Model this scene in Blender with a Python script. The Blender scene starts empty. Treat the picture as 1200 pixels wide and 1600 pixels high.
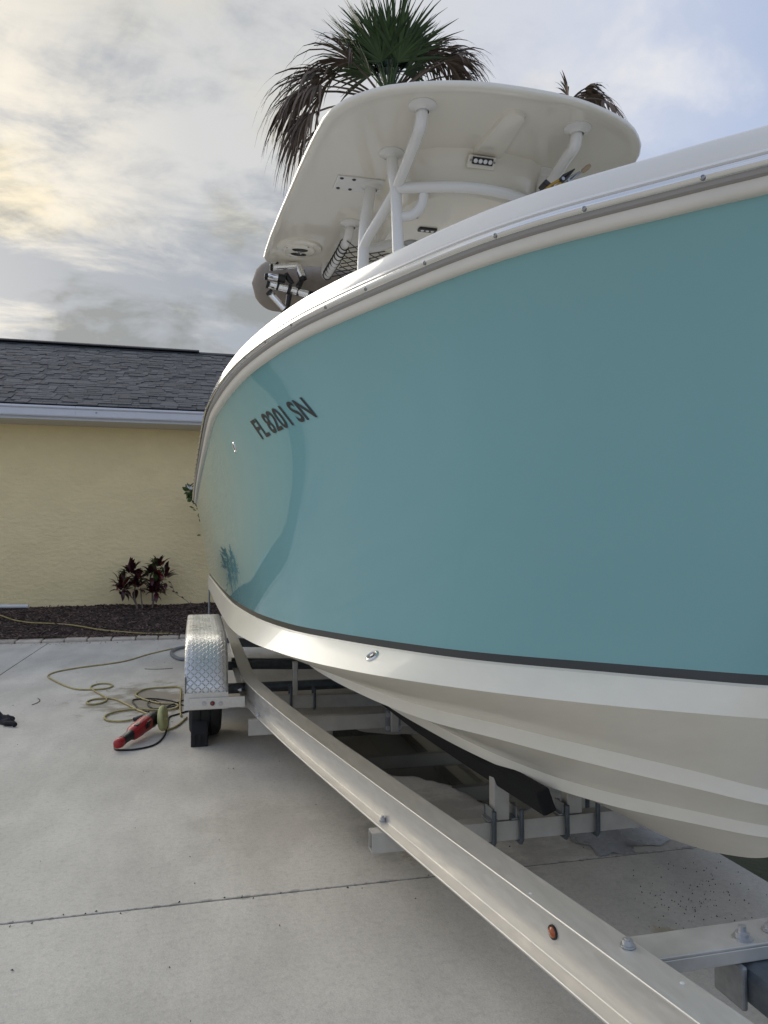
import bpy, math, random
from mathutils import Vector, Matrix, noise
random.seed(7)
R = math.radians
S = bpy.context.scene
COL = S.collection

# ------------------------------------------------------------------ camera, sky, sun, exposure
YAW, PITCH, CH, FPX = R(14), math.atan(53/1180), 1.15, 1180.0
cam = bpy.data.cameras.new('camera'); camo = bpy.data.objects.new('camera', cam); COL.objects.link(camo)
cam.sensor_fit = 'VERTICAL'; cam.sensor_height = 24; cam.lens = 24*FPX/1600
cam.clip_start = .05; cam.clip_end = 2000
camo.location = (0, 0, CH); camo.rotation_euler = (math.pi/2+PITCH, 0, -YAW)
S.camera = camo

SUN_EL, SUN_AZ = R(19), R(-26)          # azimuth from +Y towards +X
sund = Vector((math.sin(SUN_AZ)*math.cos(SUN_EL), math.cos(SUN_AZ)*math.cos(SUN_EL), math.sin(SUN_EL)))
w = bpy.data.worlds.new('World'); S.world = w; w.use_nodes = True
nt = w.node_tree; nt.nodes.clear()
def N(t, nt_, **k):
    n = nt_.nodes.new(t)
    for a, b in k.items(): setattr(n, a, b)
    return n
def world():
    L = nt.links.new
    def n(t, **k): return N(t, nt, **k)
    def m(op, a, b=None, c=None, clamp=False):
        x = n('ShaderNodeMath', operation=op, use_clamp=clamp)
        for i, v in enumerate((a, b, c)):
            if v is None: continue
            if isinstance(v, (int, float)): x.inputs[i].default_value = v
            else: L(v, x.inputs[i])
        return x.outputs[0]
    def mr(v, a, b, c, d, smooth=True):
        x = n('ShaderNodeMapRange', interpolation_type='SMOOTHSTEP' if smooth else 'LINEAR')
        L(v, x.inputs[0])
        for i, q in enumerate((a, b, c, d)): x.inputs[i+1].default_value = q
        return x.outputs[0]
    def mix(f, a, b):
        x = n('ShaderNodeMix', data_type='RGBA')
        if isinstance(f, float): x.inputs[0].default_value = f
        else: L(f, x.inputs[0])
        for s, v in ((6, a), (7, b)):
            if isinstance(v, tuple): x.inputs[s].default_value = (*v, 1)
            else: L(v, x.inputs[s])
        return x.outputs[2]
    tc = n('ShaderNodeTexCoord'); d = tc.outputs['Generated']
    sep = n('ShaderNodeSeparateXYZ'); L(d, sep.inputs[0])
    zc = m('MAXIMUM', sep.outputs[2], 0.0); den = m('ADD', zc, .36)
    cx = n('ShaderNodeCombineXYZ'); L(m('DIVIDE', sep.outputs[0], den), cx.inputs[0]); L(m('DIVIDE', sep.outputs[1], den), cx.inputs[1])
    def tex(scale, detail, rough, dist, off, rot=0.0, sc=(1, 1, 1)):
        mp = n('ShaderNodeMapping'); L(cx.outputs[0], mp.inputs[0]); mp.inputs[1].default_value = off
        mp.inputs[2].default_value = (0, 0, rot); mp.inputs[3].default_value = sc
        t = n('ShaderNodeTexNoise'); L(mp.outputs[0], t.inputs['Vector'])
        t.inputs['Scale'].default_value = scale; t.inputs['Detail'].default_value = detail
        t.inputs['Roughness'].default_value = rough; t.inputs['Distortion'].default_value = dist
        return t.outputs[0]
    dot = n('ShaderNodeVectorMath', operation='DOT_PRODUCT'); L(d, dot.inputs[0]); dot.inputs[1].default_value = sund
    sd = dot.outputs['Value']
    sky = n('ShaderNodeTexSky', sky_type='NISHITA', sun_disc=False, sun_elevation=SUN_EL, sun_rotation=SUN_AZ)
    sky.air_density = 1.0; sky.dust_density = 1.5; sky.ozone_density = 1.0
    hs = n('ShaderNodeHueSaturation'); hs.inputs['Saturation'].default_value = .62; hs.inputs['Value'].default_value = 1.0; L(sky.outputs[0], hs.inputs['Color'])
    # even pale veil over the blue, thick warm-lit cloud towards the sun, loose wisps away from it
    veil = mix(.80, hs.outputs[0], (2.2, 2.6, 3.6))
    near = mr(sd, .40, .88, 0, 1)
    big = tex(1.35, 9, .58, .5, (5.3, .6, 0), R(25), (1, 1.7, 1))
    fine = tex(6.0, 9, .62, .4, (7.3, .4, 0), R(20), (1, 1.8, 1))
    puff = tex(3.6, 8, .55, .2, (1.9, 4.4, 0))
    cover = m('ADD', m('MULTIPLY', near, .62), m('MULTIPLY', mr(puff, .48, .70, 0, 1), .75), clamp=True)
    glow = mr(sd, .90, .995, 0, 1)
    shade = m('ADD', m('MULTIPLY', big, .72), m('MULTIPLY', fine, .28))
    lit = mr(shade, .42, .58, 0, 1)
    dark = mix(near, (2.75, 2.9, 3.3), (1.62, 1.70, 1.72))
    brt = mix(near, (5.2, 5.0, 4.75), (3.4, 3.3, 2.98))
    cloud = mix(lit, dark, brt)
    gl = mix(m('MULTIPLY', glow, m('ADD', m('MULTIPLY', lit, .8), .05)), cloud, (5.9, 5.1, 3.6))
    out = mix(m('ADD', m('MULTIPLY', near, .36), m('MULTIPLY', cover, .64), clamp=True), veil, gl)
    bg = n('ShaderNodeBackground'); L(out, bg.inputs[0]); bg.inputs[1].default_value = .115
    o = n('ShaderNodeOutputWorld'); L(bg.outputs[0], o.inputs[0])
world()
sl = bpy.data.lights.new('sun', 'SUN'); sl.energy = 1.15; sl.angle = R(48); sl.color = (1, .92, .80)
so = bpy.data.objects.new('sun', sl); COL.objects.link(so); so.location = (-6, 20, 12)
so.rotation_euler = sund.to_track_quat('Z', 'Y').to_euler()
S.view_settings.view_transform = 'Standard'; S.view_settings.look = 'None'
S.view_settings.exposure = 0.86; S.view_settings.gamma = 1.0; S.view_settings.use_curve_mapping = False

# ------------------------------------------------------------------ materials
def mat(name, col=(.5, .5, .5), rough=.5, metal=0.0, coat=0.0, var=0.0, vscale=8.0, bump=0.0, bscale=60.0, col2=None,
        stretch=(1, 1, 1), island=0.0, spec=None, rvar=0.0, coatr=.03, detail=6.0, bdist=.01, transl=0.0):
    m = bpy.data.materials.new(name); m.use_nodes = True
    t = m.node_tree; b = t.nodes['Principled BSDF']; L = t.links.new
    b.inputs['Base Color'].default_value = (*col, 1); b.inputs['Roughness'].default_value = rough
    b.inputs['Metallic'].default_value = metal; b.inputs['Coat Weight'].default_value = coat
    b.inputs['Coat Roughness'].default_value = coatr
    if spec is not None: b.inputs['Specular IOR Level'].default_value = spec
    m.diffuse_color = (*col, 1)
    geo = N('ShaderNodeNewGeometry', t); mp = N('ShaderNodeMapping', t)
    L(geo.outputs['Position'], mp.inputs[0]); mp.inputs[3].default_value = stretch
    cur = None
    if var > 0 or rvar > 0:
        nz = N('ShaderNodeTexNoise', t); L(mp.outputs[0], nz.inputs['Vector'])
        nz.inputs['Scale'].default_value = vscale; nz.inputs['Detail'].default_value = detail; nz.inputs['Roughness'].default_value = .6
        if var > 0:
            mx = N('ShaderNodeMix', t, data_type='RGBA')
            rr = N('ShaderNodeMapRange', t); L(nz.outputs[0], rr.inputs[0]); rr.inputs[1].default_value = .3; rr.inputs[2].default_value = .7
            L(rr.outputs[0], mx.inputs[0])
            c2 = col2 or tuple(c*(1-var) for c in col)
            mx.inputs[6].default_value = (*c2, 1); mx.inputs[7].default_value = (*col, 1)
            cur = mx.outputs[2]
        if rvar > 0:
            r2 = N('ShaderNodeMapRange', t); L(nz.outputs[0], r2.inputs[0])
            r2.inputs[1].default_value = .3; r2.inputs[2].default_value = .7
            r2.inputs[3].default_value = max(0, rough-rvar); r2.inputs[4].default_value = min(1, rough+rvar)
            L(r2.outputs[0], b.inputs['Roughness'])
    if island > 0:
        oi = N('ShaderNodeObjectInfo', t); ad = N('ShaderNodeMath', t, operation='ADD')
        L(oi.outputs['Random'], ad.inputs[0]); L(geo.outputs['Random Per Island'], ad.inputs[1])
        fr = N('ShaderNodeMath', t, operation='FRACT'); L(ad.outputs[0], fr.inputs[0])
        r3 = N('ShaderNodeMapRange', t); L(fr.outputs[0], r3.inputs[0]); r3.inputs[3].default_value = 1-island; r3.inputs[4].default_value = 1+island
        vm = N('ShaderNodeVectorMath', t, operation='SCALE')
        if cur is None: vm.inputs[0].default_value = col
        else: L(cur, vm.inputs[0])
        L(r3.outputs[0], vm.inputs['Scale']); cur = vm.outputs[0]
    if cur is not None: L(cur, b.inputs['Base Color'])
    if bump > 0:
        n2 = N('ShaderNodeTexNoise', t); L(mp.outputs[0], n2.inputs['Vector']); n2.inputs['Scale'].default_value = bscale
        n2.inputs['Detail'].default_value = 5; n2.inputs['Roughness'].default_value = .6
        bp = N('ShaderNodeBump', t); bp.inputs['Strength'].default_value = bump; bp.inputs['Distance'].default_value = bdist
        L(n2.outputs[0], bp.inputs['Height']); L(bp.outputs[0], b.inputs['Normal'])
    if transl > 0:
        b.inputs['Transmission Weight'].default_value = 0
    return m

M = {}
M['gel_blue'] = mat('gelcoat_blue', (.232, .462, .475), .03, bump=.012, bscale=5, bdist=.004)
M['gel_white'] = mat('gelcoat_white', (.80, .78, .72), .16, coat=.6, var=.05, vscale=3, bump=.015, bscale=6, bdist=.004)
M['gel_bottom'] = mat('gelcoat_bottom', (.86, .81, .68), .25, coat=.2, var=.07, vscale=16, detail=7, stretch=(1, .12, 1))
M['gel_top'] = mat('gelcoat_hardtop', (.85, .81, .71), .15, coat=.5, bump=.015, bscale=4, bdist=.004)
M['stripe'] = mat('boot_stripe_grey', (.035, .037, .035), .3, coat=.3)
M['decal'] = mat('decal_charcoal', (.018, .02, .024), .35)
M['rubber_grey'] = mat('rubber_grey', (.36, .34, .32), .5)
M['lip'] = mat('hull_lip_cream', (.80, .76, .67), .35, var=.08, vscale=6)
M['chrome'] = mat('polished_stainless', (.78, .77, .74), .12, metal=1, rvar=.05, vscale=20)
M['polished'] = mat('polished_aluminium', (.92, .92, .91), .26, metal=1, rvar=.06, vscale=30)
M['alu'] = mat('mill_aluminium', (.74, .715, .66), .40, metal=.55, var=.13, vscale=11, rvar=.12, bump=.05, bscale=220, stretch=(6, 1, 6), bdist=.002)
M['alu2'] = mat('dull_aluminium', (.62, .60, .55), .5, metal=.45, var=.25, vscale=9, rvar=.1, bump=.05, bscale=150, bdist=.002)
M['galv'] = mat('galvanised_steel', (.36, .38, .40), .5, metal=.7, var=.35, vscale=40, rvar=.12)
M['galv_dark'] = mat('weathered_galvanised', (.16, .185, .21), .55, metal=.6, var=.35, vscale=30, bump=.15, bscale=120, bdist=.002)
M['zinc'] = mat('zinc_bolt', (.56, .57, .59), .38, metal=.8, var=.2, vscale=80)
M['tyre'] = mat('tyre_rubber', (.018, .018, .018), .75, var=.3, vscale=20)
M['black'] = mat('black_plastic', (.015, .015, .016), .4)
M['carpet'] = mat('black_bunk_carpet', (.010, .010, .010), .95, bump=.6, bscale=300)
M['cloth'] = mat('black_cloth', (.012, .013, .018), .9, bump=.4, bscale=200)
M['powder'] = mat('white_powder_coat', (.80, .79, .76), .22, coat=.4)
M['canvas'] = mat('taupe_canvas', (.30, .255, .21), .85, var=.2, vscale=12, bump=.25, bscale=60)
M['canvas_dark'] = mat('dark_canvas_trim', (.018, .016, .015), .8)
M['cord_black'] = mat('black_cord', (.012, .012, .012), .5)
M['cord_yellow'] = mat('yellow_cord', (.50, .40, .15), .5, var=.45, vscale=14)
M['hose'] = mat('grey_hose', (.20, .21, .22), .5)
M['red'] = mat('red_plastic', (.42, .02, .025), .35, var=.15, vscale=30)
M['pad'] = mat('yellow_foam', (.62, .60, .28), .9, var=.15, vscale=30, bump=.3, bscale=250)
M['yellow'] = mat('yellow_grip', (.40, .24, .02), .45)
M['steel'] = mat('tool_steel', (.35, .35, .35), .35, metal=.9)
M['tan'] = mat('tan_wood', (.40, .30, .2), .6)
M['amber'] = mat('amber_lens', (.45, .10, .02), .2, coat=.5)
M['redlens'] = mat('red_lens', (.25, .02, .02), .2, coat=.5)
M['led'] = mat('led_glass', (.85, .87, .9), .1, coat=1)
M['stucco'] = mat('yellow_stucco', (.88, .72, .40), .85, var=.09, vscale=2.5, bump=.6, bscale=11, stretch=(1, 1, 1.8), bdist=.03)
M['trimwhite'] = mat('white_gutter_paint', (.66, .68, .73), .35, var=.06, vscale=5)
M['soffit'] = mat('soffit_white', (.6, .58, .52), .6)
M['shingle'] = mat('asphalt_shingle', (.125, .125, .124), .95, var=.35, vscale=30, island=.24, bump=.5, bscale=200, bdist=.004)
M['ridge'] = mat('ridge_shingle', (.05, .052, .056), .95, var=.3, vscale=30, bump=.4, bscale=160)
M['mulch'] = mat('mulch_soil', (.06, .040, .032), .95, var=.5, vscale=25, bump=.8, bscale=90)
M['chip'] = mat('mulch_chip', (.13, .085, .068), .9, island=.8, var=.3, vscale=60)
M['paver'] = mat('tan_paver', (.64, .56, .46), .85, var=.3, vscale=14, island=.18, bump=.4, bscale=60)
M['trunk'] = mat('palm_trunk', (.14, .11, .085), .95, var=.4, vscale=12, bump=.8, bscale=25, bdist=.03)
M['frond'] = mat('green_frond', (.075, .13, .045), .5, var=.4, vscale=4, island=.35)
M['dead'] = mat('dead_frond', (.20, .15, .112), .85, var=.5, vscale=5, island=.5)
M['leaf_dark'] = mat('maroon_leaf', (.06, .013, .017), .4, var=.5, vscale=20, island=.5)
M['leaf_red'] = mat('red_leaf', (.22, .032, .026), .4, var=.4, vscale=20, island=.4)
M['leaf_green'] = mat('green_leaf', (.07, .12, .03), .45, var=.3, vscale=20, island=.3)
M['stem'] = mat('woody_stem', (.22, .17, .13), .8, var=.3, vscale=30)
M['petal'] = mat('white_petal', (.75, .75, .70), .6)
M['pvc'] = mat('white_pipe', (.72, .72, .70), .4)
M['grass'] = mat('lawn', (.07, .085, .04), .95, var=.5, vscale=3, bump=.6, bscale=40, col2=(.08, .07, .04))
M['sand'] = mat('pale_sandy_ground', (.36, .345, .29), .95, var=.25, vscale=.4, bump=.4, bscale=30)
M['hedge'] = mat('hedge_leaf', (.04, .06, .028), .6, island=.5)
M['speck'] = mat('dark_debris', (.03, .025, .02), .9, island=.5)
M['void'] = mat('joint_dirt', (.012, .011, .010), 1.0, spec=0.0)

def concrete():
    m = mat('driveway_concrete', (.43, .425, .40), .82)
    t = m.node_tree; L = t.links.new; b = t.nodes['Principled BSDF']
    geo = N('ShaderNodeNewGeometry', t)
    def nz(sc, det, st=(1, 1, 1), rg=.6):
        mp = N('ShaderNodeMapping', t); L(geo.outputs['Position'], mp.inputs[0]); mp.inputs[3].default_value = st
        x = N('ShaderNodeTexNoise', t); L(mp.outputs[0], x.inputs['Vector']); x.inputs['Scale'].default_value = sc
        x.inputs['Detail'].default_value = det; x.inputs['Roughness'].default_value = rg
        return x.outputs[0]
    def ramp(v, a, b_, c, d):
        r = N('ShaderNodeMapRange', t, interpolation_type='SMOOTHSTEP'); L(v, r.inputs[0])
        for i, q in enumerate((a, b_, c, d)): r.inputs[i+1].default_value = q
        return r.outputs[0]
    def mul(a, b_):
        r = N('ShaderNodeMath', t, operation='MULTIPLY')
        for i, v in enumerate((a, b_)):
            if isinstance(v, float): r.inputs[i].default_value = v
            else: L(v, r.inputs[i])
        return r.outputs[0]
    k = mul(ramp(nz(.55, 5), .3, .7, .90, 1.05), ramp(nz(3.2, 6, (1, .35, 1)), .3, .7, .86, 1.07))
    k = mul(k, ramp(nz(230, 2), .35, .65, .94, 1.05))
    k = mul(k, ramp(nz(95, 4, (1, .8, 1)), .32, .66, .94, 1.03))
    k = mul(k, ramp(nz(42, 5), .30, .55, .91, 1.02))
    spk = N('ShaderNodeTexVoronoi', t); L(geo.outputs['Position'], spk.inputs['Vector']); spk.inputs['Scale'].default_value = 60
    k = mul(k, ramp(spk.outputs['Distance'], .03, .09, .55, 1.0))
    sx = N('ShaderNodeSeparateXYZ', t); L(geo.outputs['Position'], sx.inputs[0])      # dirt worked into the edges of the joint
    aj = N('ShaderNodeMath', t, operation='SUBTRACT'); L(sx.outputs[1], aj.inputs[0]); aj.inputs[1].default_value = 2.565
    ab = N('ShaderNodeMath', t, operation='ABSOLUTE'); L(aj.outputs[0], ab.inputs[0])
    an = N('ShaderNodeMath', t, operation='ADD'); L(ab.outputs[0], an.inputs[0]); L(ramp(nz(22, 5), .3, .75, .03, -.015), an.inputs[1])
    k = mul(k, ramp(an.outputs[0], .004, .018, .70, 1.0))
    sc = N('ShaderNodeVectorMath', t, operation='SCALE'); sc.inputs[0].default_value = (.665, .62, .535); L(k, sc.inputs['Scale'])
    cur = sc.outputs[0]
    # stains with a place of their own: brown seep by the tyre, rust spots, old wet mark; last entry paints in damp and shade under the boat
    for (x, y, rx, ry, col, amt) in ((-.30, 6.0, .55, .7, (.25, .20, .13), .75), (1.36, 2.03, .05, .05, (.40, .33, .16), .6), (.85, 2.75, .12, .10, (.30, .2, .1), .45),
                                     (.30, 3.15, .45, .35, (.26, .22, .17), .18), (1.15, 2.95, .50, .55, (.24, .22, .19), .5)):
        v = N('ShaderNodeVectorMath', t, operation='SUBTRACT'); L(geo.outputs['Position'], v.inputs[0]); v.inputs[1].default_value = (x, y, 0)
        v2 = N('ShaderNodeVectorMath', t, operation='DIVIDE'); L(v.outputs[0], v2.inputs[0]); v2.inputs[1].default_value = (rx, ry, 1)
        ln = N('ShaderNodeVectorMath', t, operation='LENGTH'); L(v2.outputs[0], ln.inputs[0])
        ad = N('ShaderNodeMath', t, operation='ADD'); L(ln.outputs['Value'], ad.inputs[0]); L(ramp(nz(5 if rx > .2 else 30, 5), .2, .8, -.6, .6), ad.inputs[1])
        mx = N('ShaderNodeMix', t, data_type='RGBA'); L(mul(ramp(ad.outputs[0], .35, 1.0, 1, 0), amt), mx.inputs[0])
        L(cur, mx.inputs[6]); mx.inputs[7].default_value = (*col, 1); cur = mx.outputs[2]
    L(cur, b.inputs['Base Color'])
    bp = N('ShaderNodeBump', t); bp.inputs['Strength'].default_value = .35; bp.inputs['Distance'].default_value = .004
    ad = N('ShaderNodeMath', t, operation='ADD'); L(nz(180, 4), ad.inputs[0]); L(nz(30, 5), ad.inputs[1])
    L(ad.outputs[0], bp.inputs['Height']); L(bp.outputs[0], b.inputs['Normal'])
    return m
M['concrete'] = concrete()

def tread_plate():
    m = mat('diamond_tread_plate', (.60, .60, .585), .34, metal=.9, rvar=.1, vscale=12)
    t = m.node_tree; L = t.links.new; b = t.nodes['Principled BSDF']
    uv = N('ShaderNodeUVMap', t)
    s = N('ShaderNodeVectorMath', t, operation='SCALE'); L(uv.outputs[0], s.inputs[0]); s.inputs['Scale'].default_value = 1/.0205
    fl = N('ShaderNodeVectorMath', t, operation='FLOOR'); L(s.outputs[0], fl.inputs[0])
    fr = N('ShaderNodeVectorMath', t, operation='FRACTION'); L(s.outputs[0], fr.inputs[0])
    a = N('ShaderNodeSeparateXYZ', t); L(fl.outputs[0], a.inputs[0]); c = N('ShaderNodeSeparateXYZ', t); L(fr.outputs[0], c.inputs[0])
    def m2(op, x, y=0.0):
        q = N('ShaderNodeMath', t, operation=op)
        for i, v in enumerate((x, y)):
            if isinstance(v, (int, float)): q.inputs[i].default_value = v
            else: L(v, q.inputs[i])
        return q.outputs[0]
    par = m2('SUBTRACT', m2('MULTIPLY', m2('FLOORED_MODULO', m2('ADD', a.outputs[0], a.outputs[1]), 2.0), 2.0), 1.0)
    x = m2('SUBTRACT', c.outputs[0], .5); y = m2('MULTIPLY', m2('SUBTRACT', c.outputs[1], .5), par)
    u = m2('DIVIDE', m2('ADD', x, y), 1.5); v = m2('DIVIDE', m2('SUBTRACT', x, y), .36)
    d = m2('SQRT', m2('ADD', m2('MULTIPLY', u, u), m2('MULTIPLY', v, v)))
    mr = N('ShaderNodeMapRange', t, interpolation_type='SMOOTHSTEP'); L(d, mr.inputs[0])
    mr.inputs[1].default_value = .25; mr.inputs[2].default_value = .6; mr.inputs[3].default_value = 1; mr.inputs[4].default_value = 0
    bp = N('ShaderNodeBump', t); bp.inputs['Strength'].default_value = 1.0; bp.inputs['Distance'].default_value = .009
    L(mr.outputs[0], bp.inputs['Height']); L(bp.outputs[0], b.inputs['Normal'])
    return m
M['tread'] = tread_plate()

def wet():
    m = mat('wet_concrete', (.070, .062, .048), .10, coat=1.0, coatr=.03, var=.45, vscale=5, bump=.25, bscale=26, bdist=.004, stretch=(1, 3, 1))
    return m
M['wet'] = wet()
M['damp'] = mat('damp_concrete', (.26, .25, .22), .25, coat=0.0, var=.4, vscale=9, rvar=.15, bump=.3, bscale=60, bdist=.003)

# ------------------------------------------------------------------ mesh builder
WO = {}
class MB:
    def __init__(s): s.v = []; s.f = []; s.mi = []; s.uv = {}
    def add(s, vs, fs, mi=0):
        o = len(s.v); s.v += [Vector(q) for q in vs]
        for f in fs: s.f.append(tuple(o+i for i in f)); s.mi.append(mi)
        return o
    def box(s, c, d, rot=None, mi=0):
        c = Vector(c); h = Vector(d)/2
        q = [Vector((x*h.x, y*h.y, z*h.z)) for z in (-1, 1) for y in (-1, 1) for x in (-1, 1)]
        if rot is not None: q = [rot @ p for p in q]
        s.add([c+p for p in q], [(0, 2, 3, 1), (4, 5, 7, 6), (0, 1, 5, 4), (2, 6, 7, 3), (0, 4, 6, 2), (1, 3, 7, 5)], mi); return s
    def span(s, a, b, mi=0):
        a, b = Vector(a), Vector(b); return s.box((a+b)/2, [abs(b[i]-a[i]) for i in range(3)], None, mi)
    def grid(s, rows, close_u=False, close_v=False, mi=0, uvs=None, flip=False):
        n, k = len(rows), len(rows[0]); o = s.add([p for r in rows for p in r], [])
        for i in range(n-(0 if close_v else 1)):
            for j in range(k-(0 if close_u else 1)):
                a, b_, c, d = o+i*k+j, o+i*k+(j+1) % k, o+((i+1) % n)*k+(j+1) % k, o+((i+1) % n)*k+j
                s.f.append((a, d, c, b_) if flip else (a, b_, c, d)); s.mi.append(mi)
        if uvs:
            for i in range(n):
                for j in range(k): s.uv[o+i*k+j] = uvs[i][j]
        return o
    def tube(s, pts, r, n=10, cap=True, closed=False, mi=0):
        pts = [Vector(p) for p in pts]; K = len(pts); rows = []
        rr = r if isinstance(r, (list, tuple)) else [r]*K
        t0 = (pts[1]-pts[0]).normalized(); up = Vector((0, 0, 1)) if abs(t0.z) < .9 else Vector((1, 0, 0))
        nrm = (up - t0*up.dot(t0)).normalized()
        for i, p in enumerate(pts):
            if closed: t = (pts[(i+1) % K]-pts[i-1]).normalized()
            else: t = (pts[min(i+1, K-1)]-pts[max(i-1, 0)]).normalized()
            nrm = (nrm - t*nrm.dot(t)).normalized(); bi = t.cross(nrm)
            rows.append([p+(nrm*math.cos(2*math.pi*j/n)+bi*math.sin(2*math.pi*j/n))*rr[i] for j in range(n)])
        o = s.grid(rows, close_u=True, close_v=closed, mi=mi)
        if cap and not closed:
            s.f.append(tuple(o+j for j in range(n-1, -1, -1))); s.mi.append(mi)
            s.f.append(tuple(o+(K-1)*n+j for j in range(n))); s.mi.append(mi)
        return s
    def lathe(s, c, axis, prof, n=24, mi=0):      # prof: (along axis, radius)
        c = Vector(c); a = Vector(axis).normalized(); u = a.orthogonal().normalized(); v = a.cross(u)
        rows = [[c+a*h+(u*math.cos(2*math.pi*j/n)+v*math.sin(2*math.pi*j/n))*max(r, 1e-4) for j in range(n)] for h, r in prof]
        s.grid(rows, close_u=True, mi=mi); return s
    def sweep(s, prof, path, mi=0, cap=True, closed=True):     # prof (outward, up); outward is to the right of travel
        path = [Vector(p) for p in path]; K = len(path); rows = []
        for i, p in enumerate(path):
            a = path[max(i-1, 0)]; b = path[min(i+1, K-1)]
            t = Vector((b.x-a.x, b.y-a.y, 0)).normalized(); nn = Vector((t.y, -t.x, 0))
            rows.append([p+nn*q[0]+Vector((0, 0, q[1])) for q in prof])
        o = s.grid(rows, close_u=closed, mi=mi); k = len(prof)
        if cap and closed:
            s.f.append(tuple(o+j for j in range(k-1, -1, -1))); s.mi.append(mi)
            s.f.append(tuple(o+(K-1)*k+j for j in range(k))); s.mi.append(mi)
        return s
    def mirror(s, xc):
        m = MB(); m.v = [Vector((2*xc-p.x, p.y, p.z)) for p in s.v]; m.f = [tuple(reversed(f)) for f in s.f]; m.mi = list(s.mi); m.uv = dict(s.uv); return m
    def build(s, name, mats, parent=None, smooth=None, bevel=0, origin=None, fix=True):
        if not isinstance(mats, (list, tuple)): mats = [mats]
        if origin is None:
            lo = [min(p[i] for p in s.v) for i in range(3)]; hi = [max(p[i] for p in s.v) for i in range(3)]
            origin = Vector([(lo[0]+hi[0])/2, (lo[1]+hi[1])/2, lo[2] if parent is None else (lo[2]+hi[2])/2])
        origin = Vector(origin)
        me = bpy.data.meshes.new(name); me.from_pydata([p-origin for p in s.v], [], s.f)
        for q in mats: me.materials.append(M[q] if isinstance(q, str) else q)
        if len(mats) > 1: me.polygons.foreach_set('material_index', s.mi)
        if s.uv:
            ul = me.uv_layers.new(name='UVMap')
            for lp in me.loops: ul.data[lp.index].uv = s.uv.get(lp.vertex_index, (0, 0))
        if fix:
            import bmesh
            bm = bmesh.new(); bm.from_mesh(me); bmesh.ops.recalc_face_normals(bm, faces=bm.faces); bm.to_mesh(me); bm.free()
        if smooth is not None:
            me.polygons.foreach_set('use_smooth', [True]*len(me.polygons))
            if smooth < 179: me.set_sharp_from_angle(angle=R(smooth))
        me.update()
        o = bpy.data.objects.new(name, me); COL.objects.link(o)
        put(o, origin, parent)
        if bevel:
            bv = o.modifiers.new('bevel', 'BEVEL'); bv.width = bevel; bv.segments = 2; bv.limit_method = 'ANGLE'; bv.angle_limit = R(40)
        return o
def put(o, origin, parent):
    WO[o.name] = Vector(origin)
    if parent is not None:
        o.parent = parent; o.location = Vector(origin)-WO[parent.name]
    else: o.location = origin
def tag(o, label, cat, group=None, kind=None):
    o['label'] = label; o['category'] = cat
    if group: o['group'] = group
    if kind: o['kind'] = kind
    return o
def thing(name, loc, label, cat, group=None):
    o = bpy.data.objects.new(name, None); COL.objects.link(o); o.empty_display_size = .2; put(o, loc, None)
    return tag(o, label, cat, group)
def inst(src, name, loc, parent, rot=None, scale=None):        # another part sharing the mesh of src
    o = bpy.data.objects.new(name, src.data); COL.objects.link(o); put(o, loc, parent)
    if rot is not None: o.rotation_euler = rot
    if scale is not None: o.scale = scale
    return o
def struct(o): o['kind'] = 'structure'; return o
def pchip(xs, ys):
    n = len(xs); h = [xs[i+1]-xs[i] for i in range(n-1)]; d = [(ys[i+1]-ys[i])/h[i] for i in range(n-1)]
    m = [d[0]]+[0.0 if d[i-1]*d[i] <= 0 else 2*d[i-1]*d[i]/(d[i-1]+d[i]) for i in range(1, n-1)]+[d[-1]]
    def f(x):
        if x <= xs[0]: return ys[0]
        if x >= xs[-1]: return ys[-1]
        i = 0
        while xs[i+1] < x: i += 1
        t = (x-xs[i])/h[i]
        return (2*t**3-3*t*t+1)*ys[i]+(t**3-2*t*t+t)*h[i]*m[i]+(-2*t**3+3*t*t)*ys[i+1]+(t**3-t*t)*h[i]*m[i+1]
    return f
def spline(pts, n=8, closed=False):                             # Catmull-Rom through points
    P = [Vector(p) for p in pts]; K = len(P); out = []
    for i in range(K if closed else K-1):
        if closed: a, b, c, d = P[i-1], P[i], P[(i+1) % K], P[(i+2) % K]
        else: a, b, c, d = P[max(i-1, 0)], P[i], P[i+1], P[min(i+2, K-1)]
        for k in range(n):
            t = k/n
            out.append(.5*((2*b)+(c-a)*t+(2*a-5*b+4*c-d)*t*t+(3*b-a-3*c+d)*t**3))
    if not closed: out.append(P[-1])
    return out
def ray(u, v):                                                  # measuring rod: direction of a photo point
    x, y = (u-600)/FPX, -(v-800)/FPX
    fw = math.cos(PITCH)-y*math.sin(PITCH); up = math.sin(PITCH)+y*math.cos(PITCH)
    return Vector((x*math.cos(YAW)+fw*math.sin(YAW), -x*math.sin(YAW)+fw*math.cos(YAW), up))
def gp(u, v, z=0.0):
    r = ray(u, v); return Vector((0, 0, CH))+r*((z-CH)/r.z)
def py(u, v, Y):
    r = ray(u, v); return Vector((0, 0, CH))+r*(Y/r.y)

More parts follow.
